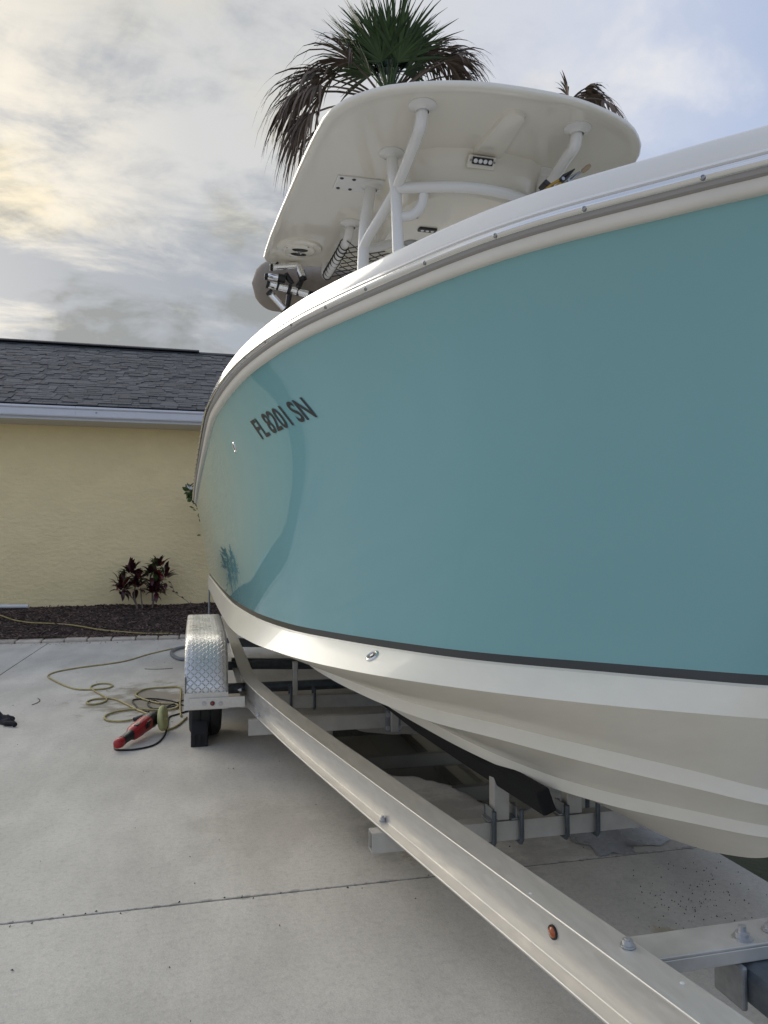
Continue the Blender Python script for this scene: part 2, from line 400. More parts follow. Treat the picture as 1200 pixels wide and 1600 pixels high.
# ------------------------------------------------------------------ ground, driveway
XC = 1.28
m_ = MB(); m_.grid([[(-400, -400, -.16), (400, -400, -.16)], [(-400, 400, -.16), (400, 400, -.16)]])
struct(m_.build('ground', 'sand'))
m_ = MB(); m_.span((1.93, -6, -.159), (4.6, 9.7, -.06)); struct(m_.build('grass_strip', 'grass'))
m_ = MB(); m_.span((-16.0, -9.9, -.14), (1.90, 9.70, -.0035)); drive = struct(m_.build('driveway', 'void'))
def slab(x0, x1, y0, y1):
    s = MB(); b = .0012; z = 0.0
    n = 10
    top = [(x0+b, y0+b, z), (x1-b, y0+b, z), (x1-b, y1-b, z), (x0+b, y1-b, z)]
    mid = [(x0, y0, z-.003), (x1, y0, z-.003), (x1, y1, z-.003), (x0, y1, z-.003)]
    low = [(x0, y0, -.12), (x1, y0, -.12), (x1, y1, -.12), (x0, y1, -.12)]
    s.grid([top, mid, low], close_u=True); s.f.append((0, 1, 2, 3)); s.mi.append(0)
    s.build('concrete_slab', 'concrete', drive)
xs = [-16.0, -11.2, -6.45, -1.68, 1.92]; ys = [-10, -5.8, -1.65, 2.565, 9.72]
for i in range(4):
    for j in range(4):
        g = .0046
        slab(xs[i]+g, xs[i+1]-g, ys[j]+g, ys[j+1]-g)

# wet patches under the hull
def puddle(poly, n=10, amp=.022, m_='wet'):
    base = [gp(u, v, .003) for u, v in poly]; pts = spline(base, n, True); s = MB()
    c = sum(pts, Vector())/len(pts); ring = []
    for p in pts:
        q = p+Vector((noise.fractal(p*9, .6, 2, 4), noise.fractal(p*9+Vector((9, 2, 4)), .6, 2, 4), 0))*amp; q.z = .003; ring.append(q)
    s.add(ring, [tuple(range(len(ring)))])
    struct(s.build('puddle', m_))
puddle([(520, 1140), (600, 1146), (700, 1150), (770, 1180), (835, 1232), (828, 1262), (790, 1268), (752, 1252), (700, 1228), (650, 1215), (600, 1207), (560, 1190)])
puddle([(880, 1296), (930, 1286), (985, 1280), (1030, 1286), (1052, 1302), (1040, 1318), (1000, 1322), (985, 1332), (935, 1337), (915, 1322)], 10, .03, 'damp')

# ------------------------------------------------------------------ planting bed and paver edging
def bedz(x, y):
    t = min(1, max(0, (y-9.98)/1.82))
    return .015+.265*t**.8+.030*noise.noise(Vector((x*1.3, y*1.3, 0)))+.015*noise.noise(Vector((x*5, y*5, 3)))
m_ = MB(); nx, ny = 150, 26
m_.grid([[(-9+i*16/nx, 9.93+j*1.90/ny, bedz(-9+i*16/nx, 9.93+j*1.90/ny)) for i in range(nx+1)] for j in range(ny+1)])
bed = struct(m_.build('mulch_bed', 'mulch', smooth=180))
m_ = MB()
for k in range(9000):
    x = random.uniform(-4.2, 1.2); y = random.uniform(9.97, 11.78); l = random.uniform(.015, .06)
    if random.random() < .12: y = random.uniform(9.85, 10.02)
    rot = Matrix.Rotation(random.uniform(0, 6.3), 3, 'Z') @ Matrix.Rotation(random.gauss(0, .35), 3, 'Y') @ Matrix.Rotation(random.gauss(0, .4), 3, 'X')
    m_.box((x, y, bedz(x, max(y, 9.98))+random.uniform(0, .012)+(.03 if y < 9.97 else 0)), (l, l*random.uniform(.2, .45), .006), rot)
ch = m_.build('mulch_chips', 'chip', bed, fix=False); ch['kind'] = 'stuff'
edging = struct(MB().span((-7.0, 9.735, -.12), (4.0, 9.945, -.03)).build('paver_edging', 'void'))
px = -6.9; pv = []
while px < 3.6:
    L_ = random.uniform(.25, .29); s = MB(); s.span((px+.006, 9.735+random.uniform(-.008, .008), -.05), (px+L_-.006, 9.945, .034+random.uniform(-.008, .008)))
    o = s.build('paver', 'paver', edging, bevel=.012); o.rotation_euler.z = random.gauss(0, .012); px += L_

# ------------------------------------------------------------------ house
house = thing('house', (-1, 13.8, 0), 'single storey yellow stucco house with grey shingle roof and white gutter', 'house')
WY, HX0, HX1 = 11.8, -8.6, 6.5
m_ = MB()
m_.grid([[(HX0, WY, -.1), (HX1, WY, -.1)], [(HX0, WY, 2.93), (HX1, WY, 2.93)]])
m_.grid([[(HX1, WY, -.1), (HX1, 20.2, -.1)], [(HX1, WY, 2.93), (HX1, 20.2, 2.93)]])
m_.grid([[(HX0, 20.2, -.1), (HX0, WY, -.1)], [(HX0, 20.2, 2.93), (HX0, WY, 2.93)]])
m_.grid([[(HX1, 20.2, -.1), (HX0, 20.2, -.1)], [(HX1, 20.2, 2.93), (HX0, 20.2, 2.93)]])
m_.build('stucco_wall', 'stucco', house, fix=False)
EY, EZ, RY, RZ = 11.2, 3.095, 16.0, 5.11
pit = math.atan2(RZ-EZ, RY-EY)
RX0, RX1 = HX0-.4, HX1+.4
m_ = MB()
m_.grid([[(RX0, EY, EZ), (RX1, EY, EZ)], [(RX0, RY, RZ), (RX1, RY, RZ)], [(RX0, 2*RY-EY, EZ), (RX1, 2*RY-EY, EZ)]])
for x in (HX0, HX1): m_.add([(x, WY-.2, 2.93), (x, 20.2, 2.93), (x, RY, RZ-.05)], [(0, 1, 2)])
roof = m_.build('roof', 'ridge', house, fix=False)
MB().span((RX0, EY+.02, 2.905), (RX1, WY+.1, 2.93)).build('soffit', 'soffit', house)
MB().span((RX0, EY-.005, 2.90), (RX1, EY+.019, 3.08)).build('fascia', 'trimwhite', house)
gprof = [(0, 2.935), (.075, 2.935), (.085, 2.95), (.098, 3.03), (.122, 3.05), (.122, 3.075), (.112, 3.075), (.112, 3.056), (.09, 3.04), (.076, 2.945), (.006, 2.945), (.006, 3.075), (0, 3.075)]
gx = [RX0, -2.66, -1.63, RX1]
for i in range(3):
    s = MB(); s.sweep([(a, b) for a, b in gprof], [(gx[i]+.002, EY-.006, 0), (gx[i+1]-.002, EY-.006, 0)]); s.build('gutter', 'trimwhite', house)
s = MB(); s.tube([(-1.36, EY-.104, 3.0), (-1.36, EY-.108, 3.0)], .012, 8); s.build('gutter_screw', 'galv', house)
# shingles: courses of separate tabs, the lowest ones in view as single parts, the rest in one part
def shingle_mesh(wd, th):
    s = MB(); l = .30
    s.box((0, l/2-.02, th/2), (wd-.006, l, th)); me = s.build('shingle', 'shingle', roof, fix=True, origin=(0, 0, 0))
    return me
protos = []
for wd in (.12, .18, .27):
    protos.append((wd, shingle_mesh(wd, .008), shingle_mesh(wd, .019)))
slope = (RY-EY)/math.cos(pit); step = .130; rows_n = int(slope/step)
stuff = MB(); nsing = 0; Rm = Matrix.Rotation(pit-R(1.8), 3, 'X'); used = set()
for r_ in range(rows_n+1):
    dist = r_*step; y = EY+dist*math.cos(pit); z = EZ+dist*math.sin(pit)+.022
    x = RX0+random.uniform(0, .2)
    while x < RX1-.1:
        wd, pa, pb = random.choice(protos); src = random.choice((pa, pb)); th = .008 if src is pa else .019
        cx = x+wd/2
        if -3.6 < cx < 1.2 and nsing < 294:
            nsing += 1
            if src.name not in used: used.add(src.name); o = src; put(o, (cx, y, z), roof)
            else: o = inst(src, 'shingle', (cx, y, z), roof)
            o.rotation_euler = (pit-R(1.8), 0, 0)
        elif y < RY-.1:
            stuff.box(Vector((cx, y, z))+Rm @ Vector((0, .13, th/2)), (wd-.006, .30, th), Rm)
        x += wd
o = stuff.build('upper_shingles', 'shingle', roof, fix=False); o['kind'] = 'stuff'
s = MB(); s.sweep([(-.16, -.055), (0, .012), (.16, -.055), (.16, -.03), (0, .045), (-.16, -.03)], [(RX0, RY, RZ+.02), (RX1, RY, RZ+.02)]); s.build('ridge_cap', 'ridge', house)
s = MB(); s.sweep([(-.18, .0), (-.18, .02), (0, .085), (.18, .02), (.18, .0), (0, .045)], [(RX0+.5, RY, RZ+.022), (.03, RY, RZ+.022)]); s.build('ridge_vent', 'ridge', house)

# white pipe at the foot of the wall
a, b = Vector((-3.4, 11.62, .31)), Vector((-2.28, 11.60, .30))
tag(MB().tube([a, b], .028, 12).build('pipe', 'pvc', smooth=40), 'short white plastic pipe lying along the foot of the yellow wall', 'pipe')

# ------------------------------------------------------------------ plants
def leaf_proto(l, wd, mname):
    s = MB(); n = 4; rows = []
    for i in range(n+1):
        t = i/n; ww = wd*math.sin(math.pi*min(1, .08+t*.92))**.8*(1-.25*t) if i < n else .001
        z = .18*l*math.sin(t*2.4)-.10*l*t
        rows.append([(-ww/2, l*t, z+ww*.18), (0, l*t, z), (ww/2, l*t, z+ww*.18)])
    s.grid(rows); return s, mname
def croton(name, base, stems, tops, label, nl, seed):
    random.seed(seed)
    t = thing(name, base, label, 'shrub', 'maroon shrubs at the yellow wall')
    protos_ = []
    for l, wd, mn in ((.15, .07, 'leaf_dark'), (.17, .075, 'leaf_dark'), (.14, .07, 'leaf_red'), (.15, .075, 'leaf_green')):
        s, mn = leaf_proto(l, wd, mn); o = s.build('leaf', mn, t, smooth=180, origin=(0, 0, 0), fix=False); put(o, base, t); protos_.append(o)
    for st in stems:
        s = MB(); pts = spline([Vector(base)+Vector(q) for q in st], 5); s.tube(pts, [.012-.007*i/len(pts) for i in range(len(pts))], 6); s.build('stem', 'stem', t, smooth=60)
    used_ = set()
    for k in range(nl):
        c, rad = random.choice(tops); c = Vector(base)+Vector(c)
        d = Vector((random.gauss(0, 1), random.gauss(0, .8), random.gauss(.25, .7))).normalized()
        p = c+d*rad*random.uniform(.15, .62)
        q = random.random(); src = protos_[0] if q < .5 else protos_[1] if q < .74 else protos_[2] if q < .89 else protos_[3]
        d2 = (d+Vector((0, 0, random.uniform(-.1, .6)))).normalized()
        rot = d2.to_track_quat('Y', 'Z').to_euler()
        if src.name not in used_: used_.add(src.name); o = src; put(o, p, t)
        else: o = inst(src, 'leaf', p, t)
        o.rotation_euler = rot; k_ = random.uniform(.8, 1.15); o.scale = (k_, k_, k_)
    return t
croton('croton_shrub', (-.80, 11.45, .25), [[(0, 0, 0), (-.06, 0, .14), (-.17, 0, .25), (-.2, 0, .34)], [(0, 0, 0), (-.05, .02, .2), (-.03, 0, .38), (-.1, 0, .5)], [(.07, 0, 0), (.05, 0, .15), (.04, 0, .3)]],
       [((-.20, 0, .33), .17), ((-.22, 0, .27), .12), ((-.10, 0, .50), .16), ((.0, 0, .42), .13), ((-.02, 0, .31), .12)], 'maroon leaved shrub with green tips, left one of the two at the yellow wall', 135, 3)
croton('croton_shrub', (-.60, 11.50, .25), [[(0, 0, 0), (.01, 0, .15), (-.02, 0, .3)], [(0.01, 0, .05), (.06, 0, .22), (.14, 0, .38)], [(0, 0, .1), (.0, 0, .3), (.03, 0, .55)]],
       [((-.02, 0, .49), .15), ((.08, 0, .58), .12), ((.17, 0, .43), .16), ((.06, 0, .36), .14), ((.0, 0, .22), .08), ((.06, 0, .24), .07)], 'dark red leaved shrub, right one of the two at the yellow wall', 135, 5)
random.seed(21)
def bush(name, base, clusters, label, n, leafm, flower=None, lsize=(.06, .03)):
    t = thing(name, base, label, 'shrub'); b = Vector(base)
    s = MB()
    for c, r_ in clusters: s.tube(spline([b, b+Vector((c[0]*.4, c[1]*.4, c[2]*.55)), b+Vector(c)], 5), .009, 5)
    s.build('stem', 'stem', t, smooth=60)
    lf = MB()
    for k in range(n):
        c, r_ = random.choice(clusters); d = Vector((random.gauss(0, 1), random.gauss(0, 1), random.gauss(.2, .8))).normalized()
        p = b+Vector(c)+d*r_*random.uniform(.2, 1); u = d.orthogonal().normalized()*lsize[1]*random.uniform(.3, .6)
        e = p+(d+Vector((random.gauss(0, .4), random.gauss(0, .4), .3))).normalized()*lsize[0]*random.uniform(.7, 1.3)
        lf.add([p, (p+e)/2+u, e, (p+e)/2-u+Vector((0, 0, .008))], [(0, 1, 2), (0, 2, 3)])
    o = lf.build('foliage', leafm, t, fix=False); o['kind'] = 'stuff'
    if flower:
        fl = MB()
        for p in flower:
            for k in range(5):
                a = k*1.257; q = b+Vector(p)
                fl.add([q, q+Vector((math.cos(a-.5)*.02, .0, math.sin(a-.5)*.02)), q+Vector((math.cos(a)*.035, -.01, math.sin(a)*.035)), q+Vector((math.cos(a+.5)*.02, 0, math.sin(a+.5)*.02))], [(0, 1, 2, 3)])
        fl.build('flower', 'petal', t, fix=False)
    return t
bush('flowering_shrub', (.42, 11.35, .25), [((-.5, 0, 1.70), .07), ((-.43, 0, 1.60), .08), ((-.3, 0, 1.45), .18), ((-.1, 0, 1.2), .3)],
     'green shrub with white flowers peeking out behind the boat stern', 260, 'leaf_green', [(-.53, -.05, 1.76), (-.49, -.05, 1.74)], (.075, .05))
s = MB(); b0 = Vector((-.03, 11.3, .27))
tw = thing('twig', b0, 'thin bare seedling with a few leaves at the wall beside the boat', 'plant')
s.tube(spline([b0, b0+Vector((-.1, 0, .1)), b0+Vector((-.24, 0, .2)), b0+Vector((-.3, 0, .34))], 5), .004, 5); s.build('stem', 'stem', tw)
s = MB()
for q in ((-.3, 0, .34), (-.25, 0, .21), (-.2, 0, .19), (-.28, 0, .27), (-.12, 0, .12)):
    p = b0+Vector(q); s.add([p, p+Vector((-.03, 0, .012)), p+Vector((-.05, .01, .03)), p+Vector((-.02, 0, .03))], [(0, 1, 2, 3)])
s.build('leaf', 'leaf_dark', tw, fix=False)

# ------------------------------------------------------------------ palms
def frond(tree, hub, d, pet, segL, nseg, spread, droop, dead, curl=.5, fold=.25):
    """fan leaf: stalk from hub along d, then strips fanned in the leaf plane, tips drooping"""
    s = MB(); d = Vector(d).normalized(); g = Vector((0, 0, -1))
    side = d.cross(Vector((0, 0, 1)))
    if side.length < .1: side = Vector((1, 0, 0))
    side.normalize(); nrm = side.cross(d).normalized()
    tip = None; pts = []
    for i in range(6):
        t_ = i/5; pts.append(hub+d*pet*t_+g*droop*.35*pet*t_*t_)
    s.tube(pts, [.022-.012*i/5 for i in range(6)], 5); tip = pts[-1]; dd = (pts[-1]-pts[-2]).normalized()
    for k in range(nseg):
        a = (k/(nseg-1)-.5)*2*spread; rnd = random.gauss(0, .08)
        dirv = (dd*math.cos(a+rnd)+side*math.sin(a+rnd)+nrm*(-.25*abs(math.sin(a)))).normalized()
        ln = segL*(.72+.28*math.cos(a*.8))*random.uniform(.68, 1.12)
        wv = dirv.cross(nrm).normalized(); wmax = random.uniform(.018, .030)*(1.0 if not dead else .8)
        kd = random.random()**3*.5; rows = []; K = 7; p = tip.copy(); dv = dirv.copy(); tw_ = random.uniform(-.6, .6) if dead else random.uniform(-.15, .15)
        for i in range(K):
            t_ = i/(K-1); ww = wmax*(.45+1.2*t_ if t_ < .45 else 1.0-(t_-.45)/.55*.93)
            w2 = (wv*math.cos(tw_*t_*3)+nrm*math.sin(tw_*t_*3))
            rows.append([p-w2*ww+nrm*ww*fold*2, p, p+w2*ww+nrm*ww*fold*2])
            dv = (dv+g*(droop+kd)*curl*(.25+t_*1.3)*random.uniform(.7, 1.3)*.55).normalized(); p = p+dv*(ln/(K-1))
        s.grid(rows)
    s.build('dead_frond' if dead else 'frond', 'dead' if dead else 'frond', tree, smooth=180, fix=False)
def palm(base, top, label):
    t = thing('palm_tree', base, label, 'palm tree', 'palms behind the boat'); b, c = Vector(base), Vector(top)
    s = MB(); K = 24; pts = [b.lerp(c, i/K)+Vector((.05*math.sin(i*.4), 0, 0)) for i in range(K+1)]
    s.tube(pts, [.19+.05*(i % 2)*.3-.05*i/K for i in range(K+1)], 12); s.build('trunk', 'trunk', t, smooth=60)
    return t, c
random.seed(12)
CP = py(608, 150, 10.45)
pt_, c = palm((CP.x, CP.y, .1), CP, 'tall fan palm with green top and hanging brown fronds above the hardtop')
for az, el, L_, dr in ((100, 82, .75, .05), (150, 74, .85, .07), (60, 76, .85, .05), (200, 66, .75, .06), (20, 66, .75, .07), (165, 58, .8, .12), (255, 72, .75, .08), (300, 74, .8, .05), (180, 48, .62, .15), (120, 60, .7, .1), (340, 56, .62, .12), (230, 56, .7, .12), (270, 64, .75, .08), (285, 55, .7, .1), (160, 70, .95, .06), (30, 70, .9, .06), (90, 64, .8, .08)):
    e = R(el); frond(pt_, c, (math.cos(R(az))*math.cos(e), math.sin(R(az))*math.cos(e), math.sin(e)), L_*.66, random.uniform(.78, .98), 28, random.uniform(.85, 1.25), dr, False, .5)
for az, el, L_, sg, dr in ((178, 42, 1.15, 1.24, .8), (186, 30, 1.32, 1.35, .9), (196, 18, 1.26, 1.35, .95), (172, 12, 1.26, 1.30, 1.0), (190, 2, 1.26, 1.35, 1.0), (182, -14, 1.03, 1.30, 1.0), (165, 30, 1.21, 1.19, .8), (150, 8, 1.03, 1.19, .9), (200, 48, 1.03, 1.19, .7), (180, 22, 1.44, 1.30, 1.0),
                           (4, 60, 1.65, .8, .7), (352, 54, 1.65, .85, .75), (12, 54, 1.95, .9, .75), (340, 50, 1.45, .85, .8), (0, 46, 1.6, .8, .8), (20, 64, 1.5, .8, .7), (8, 68, 1.3, .7, .6), (15, 50, 1.3, .8, .8), (345, 62, 1.35, .8, .7), (30, 20, 1.0, .9, 1.0)):
    e = R(el); frond(pt_, c-Vector((0, -.08, .12)), (math.cos(R(az))*math.cos(e), math.sin(R(az))*math.cos(e), math.sin(e)), L_*.9, sg, 26, 1.2, dr, True, .8)
CP2 = py(890, 162, 10.6)
pt2, c = palm((CP2.x, CP2.y, .1), CP2, 'second palm mostly hidden behind the hardtop, only brown frond tips showing')
for az, el, L_, sg, dr in ((0, 50, .45, .6, .9), (350, 40, .42, .65, .9), (10, 58, .45, .55, .9), (20, 44, .5, .6, .9), (170, 80, .12, .40, .35), (330, 55, .4, .5, .9), (180, 10, .6, .8, 1.0), (200, 0, .6, .8, 1.0), (300, 0, .6, .8, 1.0), (20, 0, .6, .8, 1.0)):
    e = R(el); frond(pt2, c, (math.cos(R(az))*math.cos(e), math.sin(R(az))*math.cos(e), math.sin(e)), L_, sg, 18, 1.0, dr, True, .8)

# ------------------------------------------------------------------ boat: hull
random.seed(31)
YT = 8.3                                                        # transom
boat = thing('boat', (XC, 4.8, .315), 'large centre console boat with glossy seafoam blue hull and white hardtop on trailer', 'boat')
bs_ = pchip([.75, .762, .80, .88, 1.008, 1.065, 1.133, 1.196, 1.277, 1.38, 1.5, 1.6, 1.724, 1.872, 2.035, 2.28, 2.565, 2.935, 3.343, 4.206, 6.04, 8.4], [0, .09, .185, .285, .39, .443, .503, .559, .627, .698, .764, .812, .869, .934, .997, 1.067, 1.128, 1.177, 1.209, 1.229, 1.259, 1.28])
zs_ = pchip([.7, 1.5, 2.2, 2.6, 2.93, 3.34, 4.2, 6, 8.5], [1.722, 1.72, 1.718, 1.711, 1.701, 1.693, 1.669, 1.63, 1.605])
bt_ = pchip([1.20, 1.215, 1.24, 1.291, 1.43, 1.568, 1.779, 1.919, 2.228, 2.423, 2.75, 3.377, 4.38, 8.6], [0, .05, .10, .167, .272, .375, .537, .622, .762, .836, .938, 1.031, 1.085, 1.135])
zt_ = pchip([1.2, 1.5, 2, 3, 8.5], [.895, .885, .875, .865, .86])
bc_ = pchip([1.22, 1.235, 1.26, 1.30, 1.40, 1.518, 1.70, 1.869, 2.15, 2.4, 2.6, 2.955, 3.418, 4.4, 8.6], [0, .055, .115, .175, .28, .392, .54, .655, .815, .92, .98, 1.055, 1.095, 1.115, 1.14])
zc_ = pchip([1.2, 1.5, 2, 3, 4, 8.5], [.81, .80, .79, .78, .755, .72])
z1t = pchip([1.35, 1.5, 1.7, 1.95, 2.3, 2.9, 3.6, 8.3], [.626, .642, .650, .652, .642, .629, .606, .56])
z1b = pchip([1.35, 1.5, 1.7, 1.95, 2.3, 2.9, 3.6, 8.3], [.596, .605, .609, .611, .602, .599, .585, .53])
z2t = pchip([1.43, 1.6, 1.87, 2.1, 2.36, 2.8, 3.4, 8.3], [.530, .516, .490, .476, .472, .472, .455, .42])
z2b = pchip([1.43, 1.6, 1.87, 2.1, 2.36, 2.8, 3.4, 8.3], [.505, .487, .457, .443, .440, .438, .430, .39])
zk_ = pchip([1.46, 1.5, 1.6, 1.75, 1.92, 2.15, 2.6, 8.3], [.47, .437, .40, .363, .337, .323, .316, .316])
def Yst(y0, s): return y0+(YT-y0)*s**2.3
def c_sheer(s): Y = Yst(.75, s); return Vector((bs_(Y), Y, zs_(Y)))
def c_st(s): Y = Yst(1.20, s); return Vector((bt_(Y), Y, zt_(Y)))
def c_sb(s): Y = Yst(1.203, s); return Vector((bt_(Y)+.002*min(1, s*20), Y, zt_(Y)-.020))
def c_ledge(s): Y = Yst(1.203, s); k = min(1, s*12); return Vector((bt_(Y)+.013*k, Y, zt_(Y)-.025))
def c_ch(s): Y = Yst(1.22, s); return Vector((bc_(Y)+.013*min(1, s*12), Y, zc_(Y)))
def ramp(s, a=.25): return min(1, s/a)
def c_s1(s, w): Y = Yst(1.35, s); b = .68*bc_(Y-.12); k = ramp(s); return Vector((b+(.004 if w == 1 else 0) - (.045*k if w == 2 else 0), Y, (z1t, z1b, z1b)[w](Y))) if b > .05*k else Vector((b, Y, (z1t, z1b, z1b)[w](Y)))
def c_s2(s, w): Y = Yst(1.43, s); b = .40*bc_(Y-.20); k = ramp(s); return Vector((max(0, b+(.004*k if w == 1 else 0) - (.04*k if w == 2 else 0)), Y, (z2t, z2b, z2b)[w](Y)))
def c_k(s): Y = Yst(1.46, s); return Vector((0, Y, zk_(Y)))
def topside(s, t):
    a, b = c_st(s), c_sheer(s)
    k = min(1, max(0, (s-.60)/.22)); k = k*k*(3-2*k)            # hard flare under the bow rail, fading out towards the stern
    al = .52+.40*k; g = al*t+(1-al)*t**5; bulge = 0
    return Vector((a.x+(b.x-a.x)*g+bulge, a.y+(b.y-a.y)*t, a.z+(b.z-a.z)*t))
def stb(p): return Vector((XC-p.x, p.y, p.z))
def prt(p): return Vector((XC+p.x, p.y, p.z))
SG = [i/110 for i in range(111)]
def skin(name, mat_, curves, per_panel=True, smooth=180):
    s = MB()
    for sd in (stb, prt):
        if per_panel:
            for a, b in zip(curves[:-1], curves[1:]):
                s.grid([[sd(a(q)) for q in SG], [sd(a(q).lerp(b(q), .5)) for q in SG], [sd(b(q)) for q in SG]])
        else: s.grid([[sd(c(q)) for q in SG] for c in curves])
    return s
s = skin('x', 0, [(lambda q, t=i/44: topside(q, t)) for i in range(45)], False)
tr = MB()
hull = s.build('hull_topside', 'gel_blue', boat, smooth=180)
skin('x', 0, [c_st, c_sb]).build('boot_stripe', 'stripe', boat, smooth=180)
bot = [c_sb, c_ledge, c_ch, lambda q: c_ch(q).lerp(c_s1(q, 0), .04), lambda q: c_s1(q, 0), lambda q: c_s1(q, 1), lambda q: c_s1(q, 2), lambda q: c_s2(q, 0), lambda q: c_s2(q, 1), lambda q: c_s2(q, 2), c_k]
skin('x', 0, bot).build('hull_bottom', 'gel_bottom', boat, smooth=180)
s = MB(); secs = [topside(1, i/44) for i in range(44, -1, -1)]+[f(1) for f in bot]
loop = [stb(p) for p in secs]+[prt(p) for p in reversed(secs[:-1])]
s.add(loop, [tuple(range(len(loop)))]); s.build('transom', 'gel_white', boat)

# gunwale mouldings swept round the sheer
SP = [stb(c_sheer(q)) for q in reversed(SG)]+[prt(c_sheer(q)) for q in SG[1:]]
s = MB(); s.sweep([(-.004, -.0034), (.0072, -.005), (.0144, -.001), (.0180, .005), (.0198, .0175), (-.004, .0175)], SP); s.build('hull_lip', 'lip', boat, smooth=40)
s = MB(); s.sweep([(.0, .0179), (.0216, .0179), (.0279, .0200), (.0306, .0245), (.0306, .0362), (.0, .0362)], SP); rr_ = s.build('rub_rail', 'rubber_grey', boat, smooth=40)
s = MB(); s.sweep([(.0306, .0265), (.0360, .0273), (.0405, .0320), (.0405, .0400), (.0360, .0455), (.0306, .0470), (.0257, .0470), (.0257, .0265)], SP); ss_ = s.build('rail_insert', 'chrome', boat, smooth=50)
s = MB(); s.sweep([(.0, .0366), (.0248, .0366), (.0248, .0474), (.0297, .0480), (.0324, .0512), (.0290, .0575), (.0243, .0600), (.0185, .0946), (.0095, .1041), (-.0200, .1101), (-.1200, .1152), (-.1200, .0360)], SP); s.build('gunwale', 'gel_white', boat, smooth=35)
# screws on the stainless insert
acc = 0; last = SP[0]; scr = None; lens = []
for i in range(1, len(SP)):
    p = SP[i]; seg = (p-last).length; acc += seg
    if acc > .165:
        acc = 0; a = SP[i-1]; b = SP[min(i+1, len(SP)-1)]; t_ = Vector((b.x-a.x, b.y-a.y, 0)).normalized(); n_ = Vector((t_.y, -t_.x, 0))
        loc = p+n_*.0395+Vector((0, 0, .0315)); rot = n_.to_track_quat('Z', 'Y').to_euler()
        if scr is None:
            q = MB(); q.lathe((0, 0, 0), (0, 0, 1), [(-.004, .0048), (.0005, .0048), (.002, .0038), (.0025, .0025), (.0012, .002), (.0012, 0)], 12)
            scr = q.build('screw', 'steel', ss_, smooth=40, origin=(0, 0, 0)); put(scr, loc, ss_); scr.rotation_euler = rot
        else: inst(scr, 'screw', loc, ss_, rot)
    last = p
# deck, cockpit liner, console
s = MB(); rows = []
for q in SG:
    p = c_sheer(q); b = max(0.0, p.x-.118); zt = p.z+.114; fl = 1.12 if p.y > 2.5 else p.z+.09
    bf = max(0.0, min(b-.02, topside(q, .25).x-.09)) if p.y > 2.5 else max(0.0, b-.02)
    rows.append([(XC-b, p.y+.02, zt), (XC-bf, p.y+.02, fl), (XC+bf, p.y+.02, fl), (XC+b, p.y+.02, zt)])
s.grid(rows); s.build('deck', 'gel_white', boat)
s = MB(); s.span((.95, 3.25, 1.12), (1.61, 4.15, 2.2)); s.span((1.0, 3.35, 2.2), (1.56, 3.9, 2.33)); s.build('console', 'gel_white', boat, bevel=.04)
s = MB(); s.span((.85, 4.85, 1.12), (1.71, 5.25, 1.95)); s.build('leaning_post', 'gel_white', boat, bevel=.05)

# pixel -> hull surface lookup used once for the decals and fittings
def proj(P):
    a = P.x*math.cos(YAW)-P.y*math.sin(YAW); b = P.x*math.sin(YAW)+P.y*math.cos(YAW); z = P.z-CH
    fw = b*math.cos(PITCH)+z*math.sin(PITCH); up = -b*math.sin(PITCH)+z*math.cos(PITCH)
    return 600+FPX*a/fw, 800-FPX*up/fw
def hit(u, v):
    lo = (0.05, 1, 0, 1); best = (0, 0)
    for it in range(5):
        bb = 1e9
        for i in range(31):
            for j in range(21):
                q = lo[0]+(lo[1]-lo[0])*i/30; t = lo[2]+(lo[3]-lo[2])*j/20
                x, y = proj(stb(topside(min(1, q), t))); e = (x-u)**2+(y-v)**2
                if e < bb: bb = e; best = (q, t)
        ds, dt = (lo[1]-lo[0])/12, (lo[3]-lo[2])/8
        lo = (max(.01, best[0]-ds), min(1, best[0]+ds), max(0, best[1]-dt), min(1, best[1]+dt))
    return best
def surf(q, t):
    p = stb(topside(q, t)); a = stb(topside(min(1, q+.004), t))-stb(topside(q-.004, t)); b = stb(topside(q, min(1, t+.01)))-stb(topside(q, t-.01))
    n_ = a.cross(b).normalized()
    if n_.x > 0: n_ = -n_
    return p, n_
BL, TL, BR, TR = hit(411, 687), hit(391, 658), hit(497, 651.5), hit(471, 620)
cu = bpy.data.curves.new('reg', 'FONT'); cu.body = 'FL 8201 SN'; cu.offset = .017; cu.space_character = 1.02; cu.space_word = .75
fo = bpy.data.objects.new('reg', cu); COL.objects.link(fo)
dg = bpy.context.evaluated_depsgraph_get(); fm_ = bpy.data.meshes.new_from_object(fo.evaluated_get(dg))
tv = [Vector(v.co) for v in fm_.vertices]; tf = [tuple(p.vertices) for p in fm_.polygons]
bpy.data.objects.remove(fo); x0, x1 = min(p.x for p in tv), max(p.x for p in tv); y0, y1 = min(p.y for p in tv), max(p.y for p in tv)
s = MB(); vv = []
for p in tv:
    a, b = (p.x-x0)/(x1-x0), (p.y-y0)/(y1-y0)
    q = [(BL[i]*(1-a)+BR[i]*a)*(1-b)+(TL[i]*(1-a)+TR[i]*a)*b for i in (0, 1)]
    P, n_ = surf(*q); vv.append(P+n_*.002)
s.add(vv, tf); s.build('registration_number', 'decal', boat, fix=False)
